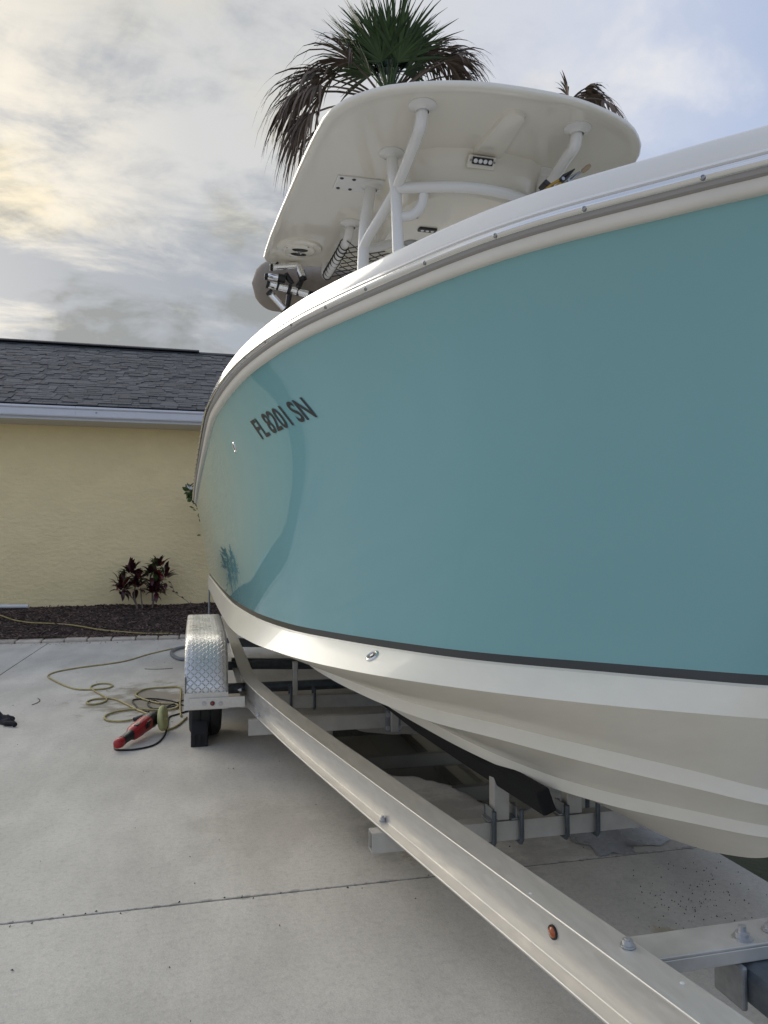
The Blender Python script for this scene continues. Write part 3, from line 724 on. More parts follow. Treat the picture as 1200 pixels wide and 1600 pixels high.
def fitting(P, n_, rx, name, up=(0, 0, 1)):
    s = MB(); s.lathe(P, n_, [(-.004, rx), (.002, rx), (.004, rx*.92), (.005, rx*.75), (.003, rx*.62)], 20); o = s.build(name, 'chrome', boat, smooth=40)
    s = MB(); s.lathe(P+n_*.0025, n_, [(0, rx*.63), (.0005, 0)], 16); s.build('drain_hole', 'black', o, fix=False)
    s = MB(); s.lathe(P+n_*.003, n_, [(0, rx*.3), (.002, rx*.28), (.002, 0)], 12); s.build('drain_centre', 'steel', o, fix=False)
P, n_ = surf(*hit(367, 699)); fitting(P, n_, .023, 'drain_fitting')
qb = min(SG, key=lambda q: abs(proj(stb(c_ch(q).lerp(c_ledge(q), .5)))[0]-578))
A, B, C_ = stb(c_ledge(qb)), stb(c_ch(qb)), stb(c_ledge(qb+.01)); n_ = (C_-A).cross(B-A).normalized(); n_ = n_ if n_.x < 0 else -n_
fitting(A.lerp(B, .32), n_, .022, 'drain_fitting')

# ------------------------------------------------------------------ boat: hardtop and its frame
HC = 1.33; TZ = 3.05      # plan half-breadths below are shifted with the whole top at the end of this part
wid = pchip([2.895, 2.898, 2.91, 2.94, 2.98, 3.04, 3.133, 3.21, 3.335, 3.55, 3.98, 5.0, 5.06, 5.09, 5.095], [0, .12, .24, .365, .48, .595, .695, .75, .79, .815, .85, .905, .88, .80, 0])
yl = [2.895, 2.896, 2.898, 2.904, 2.912, 2.925, 2.94, 2.96, 2.98, 3.02, 3.06, 3.11, 3.16, 3.24, 3.32, 3.46, 3.6, 3.8, 4.0, 4.33, 4.66, 4.9, 5.0, 5.04, 5.06, 5.075, 5.09, 5.095]
outl = [Vector((HC-wid(y), y, 0)) for y in yl]+[Vector((HC+wid(y), y, 0)) for y in reversed(yl[1:-1])]
cen = Vector((HC, 4.0, 0))
def ring(off, z):
    r_ = []
    for p in outl:
        d = p-cen; L_ = d.length; q = cen+d*(1-off/L_) if off < L_ else cen.copy(); q.z = z(q) if callable(z) else z; r_.append(q)
    return r_
def crown(q): d = (q-cen); return TZ+.04+.05*(1-min(1, (d.x/.8)**2))*(1-min(1, (d.y/1.1)**2))
def frac(k, z): 
    r_ = []
    for p in outl: q = cen+(p-cen)*k; q.z = z(q) if callable(z) else z; r_.append(q)
    return r_
s = MB(); rows = [frac(.02, TZ+.012), frac(.5, TZ+.012), ring(.10, TZ+.010), ring(.05, TZ+.002), ring(.02, TZ-.004), ring(.006, TZ-.001), ring(0, TZ+.008), ring(.003, TZ+.022), ring(.02, TZ+.030), ring(.08, TZ+.036), frac(.8, crown), frac(.4, crown), frac(.02, crown)]
s.grid(rows, close_u=True); k = len(outl); s.f.append(tuple(range(k))); s.mi.append(0); o_ = (len(rows)-1)*k; s.f.append(tuple(range(o_+k-1, o_-1, -1))); s.mi.append(0)
top = s.build('hardtop', 'gel_top', boat, smooth=50)
UZ = TZ+.011
# electronics box: curved sloping front face, flat bottom
s = MB(); rows = []
fx = [(-.37, 3.62), (-.33, 3.54), (-.22, 3.47), (0, 3.43), (.22, 3.47), (.33, 3.54), (.37, 3.62), (.37, 4.2), (.30, 4.28), (-.30, 4.28), (-.37, 4.2)]
for k_, z in ((1.12, UZ+.002), (1.04, UZ-.03), (1.0, UZ-.07), (.96, UZ-.18), (.93, UZ-.205), (.90, UZ-.21)):
    rows.append([(HC+.03+x*k_, 3.86+(y-3.86)*k_, z) for x, y in fx])
s.grid(rows, close_u=True); n_b = len(fx); s.f.append(tuple((len(rows)-1)*n_b+j for j in range(n_b))); s.mi.append(0)
ebox = s.build('electronics_box', 'gel_top', top, smooth=40, bevel=0)
# raised light pod with a rounded front end
s = MB(); lo_, hi_ = [], []
shape = [(-.085, 3.48), (-.062, 3.2)]+[(-.055*math.cos(a), 3.10-.06*math.sin(a)) for a in [i*math.pi/10 for i in range(11)]]+[(.062, 3.2), (.085, 3.48)]
s.grid([[(HC+.035+x, y, UZ+.002) for x, y in shape], [(HC+.035+x*.93, 3.3+(y-3.3)*.97, UZ-.018) for x, y in shape], [(HC+.035+x*.82, 3.3+(y-3.3)*.93, UZ-.022) for x, y in shape]], close_u=True)
k = len(shape); s.f.append(tuple(2*k+j for j in range(k))); s.mi.append(0)
s.build('light_pod', 'gel_top', top, smooth=40)
LX, LY, LZ = 1.335, 3.395, UZ-.052
tilt = Matrix.Rotation(R(-52), 3, 'X')
s = MB(); s.box((LX, LY+.018, LZ), (.140, .058, .022), tilt); hs_ = s.build('light_housing', 'gel_top', top, bevel=.004)
s = MB(); s.box(Vector((LX, LY+.012, LZ))+tilt @ Vector((0, -.004, -.012)), (.104, .032, .012), tilt); s.build('light_bar', 'black', top, bevel=.002)
led0 = None
for i in range(4):
    c = Vector((LX-.0375+.025*i, LY+.012, LZ))+tilt @ Vector((0, -.004, -.0185))
    s = MB(); s.lathe((0, 0, 0), tilt @ Vector((0, 0, -1)), [(-.002, .011), (.002, .010), (.004, .005), (.0045, 0)], 12)
    if led0 is None: led0 = s.build('led', 'led', top, smooth=60, origin=(0, 0, 0), fix=False); put(led0, c, top)
    else: inst(led0, 'led', c, top)
for x in (-.060, .060):
    s = MB(); s.lathe(Vector((LX+x, LY+.012, LZ))+tilt @ Vector((0, -.004, -.015)), tilt @ Vector((0, 0, -1)), [(0, .006), (.002, .005), (.002, 0)], 8); s.build('screw', 'steel', top, fix=False)
# little dome light and round light on the box underside
BZ = UZ-.21
p = Vector((1.20, 3.86, BZ)); s = MB(); s.box(p+Vector((0, 0, -.006)), (.10, .045, .012)); s.build('dome_light', 'black', top, bevel=.004)
for i in (-1, 0, 1):
    s = MB(); s.lathe(p+Vector((.028*i, 0, -.012)), (0, 0, -1), [(0, .010), (.003, .008), (.004, 0)], 10); s.build('led', 'led', top, fix=False)
s = MB(); s.lathe((1.167, 4.06, BZ), (0, 0, -1), [(0, .045), (.006, .043), (.008, .034), (.004, .03), (.004, 0)], 20); s.build('round_light', 'steel', top, smooth=40)
s = MB(); s.lathe((1.10, 3.72, BZ), (0, 0, -1), [(0, .008), (.012, .008), (.012, 0)], 8); s.build('screw', 'steel', top)
# speaker at the aft corner
sp = Vector((.635, 4.80, UZ)); s = MB(); s.lathe(sp, (0, 0, -1), [(-.003, .15), (.012, .14), (.018, .105), (.026, .10), (.030, .09), (.030, .0)], 32); spk = s.build('speaker', 'gel_top', top, smooth=40)
for dy in (-.036, .036):
    s = MB(); n = 16; s.grid([[sp+Vector((.052*k2*math.cos(2*math.pi*i/n), dy+.022*k2*math.sin(2*math.pi*i/n), -.031-h_)) for i in range(n)] for k2, h_ in ((1, 0), (.9, .004), (.05, .004))], close_u=True); s.build('speaker_slot', 'black', spk, fix=False)
s = MB(); s.lathe(sp+Vector((0, 0, -.03)), (0, 0, -1), [(0, .02), (.008, .018), (.008, 0)], 12); s.build('speaker_centre', 'chrome', spk)
for a in range(4):
    s = MB(); s.lathe(sp+Vector((.094*math.cos(a*1.571+.5), .094*math.sin(a*1.571+.5), -.026)), (0, 0, -1), [(0, .008), (.003, .006), (.003, 0)], 8); s.build('screw', 'steel', spk, fix=False)
# pads, flanges and pipes
def flange(x, y): 
    s = MB(); s.lathe((x, y, UZ), (0, 0, -1), [(-.003, .062), (.006, .062), (.012, .05), (.020, .034), (.03, .029)], 24); return s.build('flange', 'powder', top, smooth=50)
s = MB(); s.span((.70, 3.80, UZ-.008), (.99, 3.95, UZ+.001)); pl_ = s.build('mount_plate', 'powder', top, bevel=.004)
for x in (.725, .79):
    for y in (3.82, 3.93):
        s = MB(); s.lathe((x, y, UZ-.008), (0, 0, -1), [(0, .011), (.003, .009), (.003, 0)], 8); s.build('screw', 'black', pl_, fix=False)
pr = .027
def pipe(pts, r=pr, n=14): s = MB(); s.tube(spline(pts, 8), r, n); return s.build('frame_pipe', 'powder', boat, smooth=50)
FX = 1.315
for sg in (-1, 1):
    def q(x, y, z): return (FX+sg*(FX-x), y, z)
    for x, y in ((.945, 3.11), (.915, 3.53), (.895, 3.87), (.88, 4.36)): a = q(x, y, 0); flange(a[0], a[1])
    pipe([q(.945, 3.11, UZ), q(.945, 3.14, 2.99), q(.948, 3.24, 2.965), q(.945, 3.54, 2.895)])
    pipe([q(.945, 3.54, 2.895), q(.92, 3.64, 2.845), q(.86, 3.83, 2.745), q(.85, 3.87, 2.70)])
    pipe([q(.915, 3.53, UZ), q(.925, 3.53, 2.95), q(.94, 3.54, 2.86), q(.955, 3.55, 2.55), q(.985, 3.58, 1.9), q(1.0, 3.6, 1.13)], .029)
    pipe([q(.895, 3.87, UZ), q(.875, 3.87, 2.95), q(.848, 3.87, 2.60), q(.83, 3.87, 1.13)], .031)
    pipe([q(1.065, 3.475, 2.87), q(1.06, 3.50, 2.81), q(1.02, 3.53, 2.765), q(.95, 3.545, 2.755)], .024)
    pipe([q(.85, 3.87, 2.72), q(.93, 3.93, 2.75), q(1.02, 3.98, 2.80)], .024)
    pipe([q(.88, 4.36, UZ), q(.872, 4.40, 2.985), q(.862, 4.55, 2.965), q(.845, 5.0, 2.965), q(.845, 5.03, UZ)], .026)
pipe([(.945, 3.52, 2.885), (1.06, 3.46, 2.875), (1.18, 3.41, 2.868), (FX, 3.39, 2.865), (1.45, 3.41, 2.868), (1.57, 3.46, 2.875), (1.685, 3.52, 2.885)])
# cargo net under the aft part of the top, lashed to the side pipes
s = MB(); nx0, nx1, ny0, ny1 = .868, 1.762, 4.38, 5.0
def nz_(x, y): return 2.962-.035*math.sin(math.pi*(x-nx0)/(nx1-nx0))-.012*math.sin(9*x+4*y)
for k in range(-12, 22):
    for sg in (1, -1):
        pts = []
        for i in range(25):
            y = ny0+(ny1-ny0)*i/24; x = nx0+k*.075+(y-ny0)*.9*sg+(.62 if sg < 0 else 0)
            if nx0 <= x <= nx1: pts.append((x+.008*math.sin(y*40+k), y, nz_(x, y)))
        if len(pts) > 2: s.tube(pts, .0035, 4, cap=False)
s.build('cargo_net', 'cord_black', boat, fix=False)
for sg in (-1, 1):
    s = MB(); pts = []
    for i in range(150):
        t_ = i/149; y = 4.42+.58*t_; a = t_*2*math.pi*10
        x = .862-.017*min(1, max(0, (y-4.55)/.45)); x = FX+sg*(FX-x)
        pts.append((x+.030*math.cos(a), y, 2.965+.030*math.sin(a)))
    s.tube(pts, .004, 4); s.build('net_lashing', 'cord_black', boat, fix=False)

for o in boat.children:
    if o.name.split('.')[0] in ('hardtop', 'frame_pipe', 'cargo_net', 'net_lashing'): o.location += Vector((-.01, -.05, 0))

# ------------------------------------------------------------------ folded sunshade with its poles behind the top
sh = thing('folded_sunshade', (1.2, 5.25, 2.7), 'rolled taupe canvas sunshade with polished poles behind the white hardtop', 'sunshade')
s = MB(); rows = []
for i in range(61):
    x = .362+i*1.75/60; e = min(i, 60-i)/60*1.75; rr = .182*math.sqrt(max(0.0, 1-(1-min(1, e/.20))**2))+.002
    rr *= 1+.05*math.sin(x*7)
    row = []
    for j in range(28):
        a = 2*math.pi*j/28; wr = 1+.035*math.sin(a*5+x*6+2*math.sin(x*9))+.02*noise.noise(Vector((x*14, a*2, 1)))
        row.append((x, 5.27+rr*wr*.9*math.cos(a), 2.985+rr*wr*math.sin(a)))
    rows.append(row)
s.grid(rows, close_u=True); s.build('canvas_roll', 'canvas', sh, smooth=180)
YP = 4.98
def pp(u, v, dy=0): return py(u, v, YP+dy)
def pole(pts, r): s = MB(); s.tube([pp(*q) for q in pts], r, 14); s.build('pole', 'polished', sh, smooth=40)
pole([(424, 418, .02), (445, 416, .0), (463, 414, 0), (467, 416, 0), (473, 433, -.02)], 0.0222)
pole([(415, 431, .05), (440, 435, .0)], 0.0198)
pole([(419, 444, .02), (440, 449, 0), (461, 454.5, 0), (482, 460.5, -.02)], 0.0246)
pole([(421, 457, .02), (443, 481, 0), (456, 491, -.03)], 0.0222)
def clamp(u, v, r, ax, l=.03, dy=0):
    c = pp(u, v, dy); s = MB(); a = Vector(ax).normalized(); r *= .92
    s.lathe(c-a*l/2, a, [(0, r*.75), (0, r), (l, r), (l, r*.75)], 18); o = s.build('clamp', 'black', sh, smooth=40); return o
XA = (1, 0, -.25)
clamp(424, 418, .026, (1, 0, .05), .018); clamp(416, 432, .025, (1, 0, -.1), .02); clamp(440, 435, .031, (1, 0, -.1), .05); clamp(418.5, 444.5, .028, XA, .018)
clamp(421, 457, .027, (.7, 0, -.7), .018); clamp(434, 447.5, .029, XA, .014); clamp(452, 452, .040, XA, .022); clamp(466, 456, .032, XA, .018); clamp(472, 431, .029, (.3, 0, -1), .06); clamp(448, 486, .038, (.7, 0, -.6), .035)
s = MB()
for a, b in (((452, 460), (449, 478)), ((466, 448), (472, 436)), ((437, 418), (431, 412)), ((446, 428), (457, 444))): s.tube([pp(*a, .01), pp(*b, .01)], [.020, .018], 8)
s.build('clamp_bracket', 'black', sh, smooth=40)
s = MB(); s.tube([pp(480, 460, .02), pp(530, 470, .05)], .03, 12); s.build('pole_sleeve', 'black', sh, smooth=40)

# tools standing in a strap on the right front pipe of the top
def tool(name, a, b, r, gripm, label, cat, head, headm):
    A, B = Vector(a), Vector(b); t = thing(name, A, label, cat)
    d = (B-A).normalized(); sd = d.cross(Vector((0, 1, 0))).normalized()
    for k in (-1, 1):
        s = MB(); s.tube(spline([A+sd*k*r*1.4, A.lerp(B, .3)+sd*k*r*1.5, A.lerp(B, .55)+sd*k*r*.7], 5), [r*.8]*10+[r*.6], 8); s.build('grip', gripm, t, smooth=60)
    head(t, A.lerp(B, .52), B, d, sd, r)
def jaws(m2):
    def f(t, a, b, d, sd, r):
        for k in (-1, 1):
            s = MB(); s.tube([a+sd*k*r*.7, a.lerp(b, .35)+sd*k*r*.9, b+sd*k*r*.12], [r*.8, r*.9, r*.2], 8); s.build('jaw', m2, t, smooth=60)
        s = MB(); c = a.lerp(b, .2); s.lathe(c+Vector((0, -.008, 0)), (0, 1, 0), [(0, 0), (0, r*1.0), (.016, r*1.0), (.016, 0)], 12); s.build('pivot', 'steel', t)
    return f
def knob(t, a, b, d, sd, r):
    s = MB(); s.tube([a, b], r*.55, 8); s.build('shaft', 'steel', t, smooth=60)
    s = MB(); s.lathe(b, d, [(-.03, r*.6), (-.02, r*1.3), (.01, r*1.6), (.03, r*1.1), (.035, 0)], 12); s.build('end_knob', 'tan', t, smooth=60)
YZ = 3.10
tool('pliers', py(848, 306, YZ), py(898, 264, YZ), .0085, 'yellow', 'black tipped long nose pliers with yellow grips tucked under the hardtop', 'pliers', jaws('black'), 'black')
tool('pliers', py(858, 306, YZ+.04), py(906, 268, YZ+.04), .008, 'yellow', 'bare steel pliers with yellow grips beside the black tipped pair', 'pliers', jaws('steel'), 'steel')
tool('hook_remover', py(868, 302, YZ+.08), py(915, 264, YZ+.08), .008, 'black', 'steel hook remover with a tan end knob beside the yellow pliers', 'hook remover', knob, 'tan')
s = MB(); c = py(862, 300, YZ+.03); s.box(c, (.12, .06, .025), Matrix.Rotation(R(35), 3, 'Y')); s.build('tool_strap', 'black', boat, bevel=.005)
s = MB(); s.tube([c, py(846, 292, YZ+.2), Vector((1.70, 3.55, 2.80))], .006, 6); s.build('tool_lanyard', 'black', boat)

# ------------------------------------------------------------------ trailer
tl = thing('boat_trailer', (XC, 4.0, 0), 'aluminium tandem axle boat trailer carrying the seafoam boat', 'trailer')
def railx(Y): return .265+max(0, 4.34-Y)*.162
rail_path = [(.275, 8.5), (.272, 6.5), (.27, 5.4), (.268, 4.75), (.275, 4.45), (.30, 4.18), (.345, 3.82), (.46, 3.05), (railx(1.05)+0, 1.05), (railx(-.5), -.5), (railx(-1.75), -1.75)]
RT, RB = .385, .255
rp = spline([(x, y, 0) for x, y in rail_path], 8)
fw_, th = .082, .0065
prof = [(0, RT), (0, RT-th), (-fw_/2+.004, RT-th), (-fw_/2+.004, RB+th), (0, RB+th), (0, RB), (-fw_, RB), (-fw_, RB+th), (-fw_/2-.004, RB+th), (-fw_/2-.004, RT-th), (-fw_, RT-th), (-fw_, RT)]
s = MB(); s.sweep(prof, rp)
rails = [s.build('frame_rail', 'alu', tl, smooth=35, bevel=.0018), s.mirror(XC).build('frame_rail', 'alu', tl, smooth=35, bevel=.0018)]
def beam(y, x0, x1, z1, hz=.062, dy=.05, drop=0, m='alu2'):
    s = MB(); n = 24; o = .004; rows = []
    for i in range(n+1):
        x = x0+(x1-x0)*i/n; d = drop*(1-((x-XC)/((x1-x0)/2))**2) if drop else 0
        rows.append([(x, y, z1-d), (x, y+dy, z1-d), (x, y+dy, z1-hz-d), (x, y, z1-hz-d)])
    rin = [[(p[0], p[1]+(o if p[1] == y else -o), p[2]) for p in r] for r in (rows[0], rows[-1])]
    g0 = s.grid(rows, close_u=True)
    for r_, sg in ((rows[0], 1), (rows[-1], -1)):              # open box ends
        c = Vector(r_[0]).lerp(Vector(r_[2]), .5); inn = [Vector(p)+Vector((0, (c.y-p[1])*.16, (c.z-p[2])*.14)) for p in r_]; deep = [p+Vector((sg*.06, 0, 0)) for p in inn]
        s.grid([r_, inn, deep], close_u=True); k = len(s.v); s.f.append((k-4, k-3, k-2, k-1)); s.mi.append(0)
    return s.build('cross_beam', m, tl, bevel=0)
beam(2.335, railx(2.335)-.045, 2*XC-railx(2.335)+.045, RB-.002)
beam(3.97, .275, 2*XC-.275, RB-.002, .075)
beam(4.60, .27, 2*XC-.27, RB+.01, .075, .05, .03)
beam(5.75, .27, 2*XC-.27, RB+.06, .075, .06, .03, 'galv_dark'); beam(7.1, .27, 2*XC-.27, RB+.05, .075, .06, .03, 'galv_dark')
def ubolt(x, y0, y1, z0, z1, m='galv_dark'):
    s = MB(); pts = [(x, y1, z1), (x, y1, z0+.01), (x, y1-.008, z0), (x, y0+.008, z0), (x, y0, z0+.01), (x, y0, z1)]; s.tube(pts, .008, 8); s.build('u_bolt', m, tl, smooth=60)
for u in (772, 815, 886, 934): ubolt(py(u, 1290, 2.325).x, 2.323, 2.393, RB-.072, RB+.035)
# bunk posts and brackets on the front beam
def post(x, y, z0, z1, w_=.055, d_=.045):
    s = MB(); s.span((x-w_/2, y-d_/2, z0), (x+w_/2, y+d_/2, z1)); s.build('bunk_post', 'alu2', tl, bevel=.004)
def bracket(x, y, z, w_=.035, h_=.04):
    s = MB(); s.span((x-w_/2, y-.03, z), (x+w_/2, y+.03, z+.006)); s.span((x-.003, y-.03, z+.0061), (x+.003, y+.03, z+h_)); s.build('bunk_bracket', 'galv', tl, bevel=.002)
bx = py(780, 1240, 2.36).x
post(bx, 2.36, RB, .44); bracket(bx-.035, 2.36, RB+.001); bracket(bx+.048, 2.36, RB+.001)
bx2 = py(893, 1250, 2.36).x
post(bx2, 2.36, RB, .345); bracket(bx2-.045, 2.36, RB+.001); bracket(2*XC-bx, 2.36, RB+.001); post(2*XC-bx, 2.36, RB, .44)
bx3 = py(613, 1120, 3.97).x
s = MB(); s.span((bx3-.04, 3.945, RB-.095), (bx3+.04, 3.967, RB+.02)); s.build('splice_plate', 'galv', tl, bevel=.003)
post(bx3, 3.925, RB-.09, RB+.09, .04, .03)
for dx in (-.032, .032):
    for dz in (-.075, -.005):
        s = MB(); s.lathe((bx3+dx, 3.944, RB+dz), (0, -1, 0), [(0, .013), (.004, .013), (.004, .009), (.012, .009), (.012, 0)], 10); s.build('bolt', 'zinc', tl)
bx4 = py(461, 1060, 4.58).x; post(bx4, 4.58, RB, RB+.20, .03, .03); ubolt(py(455, 1100, 4.58).x, 4.585, 4.66, RB-.08, RB+.05); ubolt(py(492, 1095, 4.58).x, 4.585, 4.66, RB-.09, RB+.03)
# carpeted bunks
for sg in (-1, 1):
    s = MB(); rows = []
    for y, x, z in ((2.02, -.295, .416), (2.06, -.297, .415), (2.6, -.320, .399), (3.2, -.34, .386), (8.1, -.40, .376)):
        c = Vector((XC+sg*-x*-1, y, z)); ti = R(20)*sg
        u_ = Vector((math.cos(ti), 0, math.sin(ti)))*.022; v_ = Vector((-math.sin(ti), 0, math.cos(ti)))*.037
        rows.append([c-u_-v_, c+u_-v_, c+u_+v_, c-u_+v_])
    s.grid(rows, close_u=True); s.f += [(0, 1, 2, 3), (16, 19, 18, 17)]; s.mi += [0, 0]; s.build('bunk', 'carpet', tl, bevel=.008)
# fenders (tread plate bent over the tandem wheels)
FX0, FX1 = -.052, .183
fp = [(4.262, .345), (4.268, .40), (4.30, .48), (4.37, .555), (4.46, .605), (4.56, .628), (4.70, .634), (5.2, .636), (5.80, .634), (5.94, .628), (6.05, .605), (6.14, .555), (6.21, .48), (6.24, .40), (6.246, .345)]
fps = spline([(0, y, z) for y, z in fp], 3)
arc = [0]
for a, b in zip(fps[:-1], fps[1:]): arc.append(arc[-1]+(b-a).length)
def fender_mb():
    s = MB(); xs_ = [FX0, FX0+.006, FX0+.016]+[FX0+.016+(FX1-FX0-.032)*i/6 for i in range(1, 7)]+[FX1-.006, FX1]
    dz = [-.014, -.004, 0]+[0]*6+[-.004, -.014]
    rows, uvs = [], []
    for i, p in enumerate(fps):
        a = fps[max(0, i-1)]; b = fps[min(len(fps)-1, i+1)]; t_ = (b-a).normalized(); nn = Vector((0, -t_.z, t_.y))
        rows.append([Vector((x, p.y, p.z))+nn*d for x, d in zip(xs_, dz)]); uvs.append([(x, arc[i]) for x in xs_])
    s.grid(rows, uvs=uvs); return s
def fender_side(x):
    s = MB(); inner = []
    for i, p in enumerate(fps):
        a = fps[max(0, i-1)]; b = fps[min(len(fps)-1, i+1)]; t_ = (b-a).normalized(); nn = Vector((0, -t_.z, t_.y)); inner.append((p-nn*.012, p-nn*.07))
    s.grid([[Vector((x, q[0].y, q[0].z)) for q in inner], [Vector((x, q[1].y, q[1].z)) for q in inner], [Vector((x+.004, q[1].y, q[1].z)) for q in inner], [Vector((x+.004, q[0].y, q[0].z)) for q in inner]], close_v=True)
    return s
def end_plate():
    s = MB(); s.span((FX0+.002, 4.258, .262), (FX1, 4.262, .352)); s.span((FX0, 4.258, .262), (FX0+.004, 4.36, .44)); return s
for mir in (False, True):
    def mk(mb, nm, mt, **k):
        return (mb.mirror(XC) if mir else mb).build(nm, mt, tl, **k)
    f_ = mk(fender_mb(), 'fender', 'tread', smooth=50)
    mk(fender_side(FX0), 'fender_skirt', 'alu2'); mk(fender_side(FX1-.004), 'fender_skirt', 'alu2'); mk(end_plate(), 'fender_end_plate', 'alu')
    s = MB(); xa, xb = FX0+.028, .272
    s.span((xa, 4.245, .268), (xb, 4.251, .326)); s.span((xa, 4.251, .268), (xb, 4.30, .274)); mk(s, 'fender_bracket', 'alu', bevel=.002)
    for u in (319, 345):
        P = py(u, 1099, 4.245); s = MB(); s.lathe(P, (0, -1, 0), [(0, .013), (.003, .013), (.003, .008), (.010, .008), (.010, 0)], 8); mk(s, 'bolt', 'zinc')
    P = py(332, 1099, 4.245); s = MB(); s.lathe(P, (0, -1, 0), [(0, .013), (.006, .012), (.006, .009)], 14); mk(s, 'marker_bezel', 'black')
    s = MB(); s.lathe(P+Vector((0, -.004, 0)), (0, -1, 0), [(0, .0095), (.005, .008), (.007, 0)], 14); mk(s, 'marker_light', 'redlens', smooth=60)
    for wy in (4.80, 5.70):
        cx = .068
        if mir: cx = 2*XC-cx
        sg = 1 if mir else -1
        s = MB(); s.lathe((cx, wy, .29), (sg, 0, 0), [(-.085, .19), (-.095, .215), (-.092, .255), (-.075, .282), (-.05, .29), (-.032, .29), (-.03, .284), (-.024, .284), (-.022, .291), (.022, .291), (.024, .284), (.03, .284), (.032, .29), (.05, .29), (.075, .282), (.092, .255), (.095, .215), (.085, .19)], 40)
        wh = s.build('wheel', 'tyre', tl, smooth=40)
        s = MB(); s.lathe((cx, wy, .29), (sg, 0, 0), [(-.085, .192), (-.06, .175), (.0, .165), (.03, .10), (.045, .06), (.07, .05), (.075, 0)], 30); s.build('rim', 'alu', wh, smooth=40)
for wy in (4.80, 5.70):
    s = MB(); s.tube([(.12, wy, .27), (2*XC-.12, wy, .27)], .032, 12); s.build('axle', 'galv_dark', tl, smooth=50)
# bolts on the rail flanges, side marker, hitch plate, tongue
def bolt(P, ax=(0, 0, 1), r=.014, stud=.006):
    s = MB(); s.lathe(P, ax, [(0, r), (.0025, r), (.0035, r*.72), (.012, r*.68), (.0125, r*.4), (.0125+stud, r*.38), (.0125+stud, 0)], 12); s.build('bolt', 'zinc', tl, smooth=30)
def flangept(u, v, z): return gp(u, v, z)
bolt(gp(598, 1283, RB+th), r=.012); bolt(gp(403, 1119, RB+th), r=.014); bolt(gp(981, 1478, RT+.001), r=.015, stud=.002)
bolt(py(377, 1078, 4.27), (-1, 0, 0), .012)
for u, v in ((829, 1396), (1066, 1536)):
    s = MB(); s.lathe(gp(u, v, RT), (0, 0, 1), [(0, .0045), (.0012, .003), (.0012, 0)], 8); s.build('paint_fleck', 'petal', rails[0])
def webpt(u, v):
    r_ = ray(u, v); best = None
    for k in range(400, 3000):
        t_ = k/1000; P = Vector((0, 0, CH))+r_*t_; xw = railx(P.y)+fw_/2-.004
        if P.x >= xw: return P
P = webpt(866, 1456); wn = Vector((-1, -.16, 0)).normalized()
s = MB(); s.lathe(P, wn, [(0, .016), (.006, .015), (.006, .012)], 18); s.build('marker_bezel', 'black', tl)
s = MB(); s.lathe(P+wn*.003, wn, [(0, .0125), (.006, .010), (.008, 0)], 18); s.build('marker_light', 'amber', tl, smooth=60)
s = MB(); y0 = 1.283; s.span((.78, y0, RT-.0135), (2*XC-.78, y0+.085, RT-.007)); s.span((.845, y0, RT-.040), (2*XC-.845, y0+.006, RT-.0137)); s.span((.835, y0+.079, RT-.040), (2*XC-.835, y0+.085, RT-.0137))
s.build('tongue_plate', 'alu2', tl, bevel=.002)
bolt(gp(1160, 1466, RT-.007), r=.020, stud=.012); bolt(gp(1205, 1453, RT-.006), r=.018)
s = MB(); tx = py(1160, 1500, 1.27).x
s.span((tx, 1.27, .262), (tx+.012, 1.355, RT-.041)); s.build('tongue_clamp', 'galv', tl, bevel=.004)
s = MB(); s.span((tx+.40, 1.27, .262), (tx+.412, 1.355, RT-.041)); s.build('tongue_clamp', 'galv', tl, bevel=.004)
s = MB(); s.span((tx+.0125, -.9, .268), (tx+.3995, 1.345, RT-.042)); s.build('tongue_box', 'galv_dark', tl, bevel=.02)
s = MB(); gx_ = .142; s.tube([(gx_, 8.0, .30), (gx_, 8.0, .70)], .010, 8); s.build('guide_post', 'galv', tl, smooth=60)
s = MB(); s.span((gx_-.02, 7.97, .30), (.30, 8.03, .325)); s.build('guide_arm', 'galv', tl)

# ------------------------------------------------------------------ small things on the driveway
# wheel chock
c0 = gp(298, 1168); c1 = gp(325, 1168)
s = MB(); y0 = c0.y; pf = [(y0, 0), (y0+.012, .075), (y0+.05, .135), (y0+.075, .165), (y0+.115, .17), (y0+.16, .10), (y0+.24, 0)]
s.grid([[(c0.x, a, b) for a, b in pf], [(c1.x, a, b) for a, b in pf]]); n = len(pf); s.f += [tuple(range(n)), tuple(range(2*n-1, n-1, -1))]; s.mi += [0, 0]
s.grid([[(c0.x, pf[-1][0], 0), (c0.x, pf[0][0], 0)], [(c1.x, pf[-1][0], 0), (c1.x, pf[0][0], 0)]])
tc_ = thing('wheel_chock', (c0.x+.05, y0+.1, 0), 'black rubber wheel chock against the near trailer tyre', 'chock')
s.build('chock_body', 'tyre', tc_, bevel=.006)
for k in range(3):
    x = c0.x+.018+k*.033; s = MB(); s.span((x-.006, y0-.004, .004), (x+.006, y0+.006, .07)); s.build('chock_rib', 'tyre', tc_, bevel=.002)

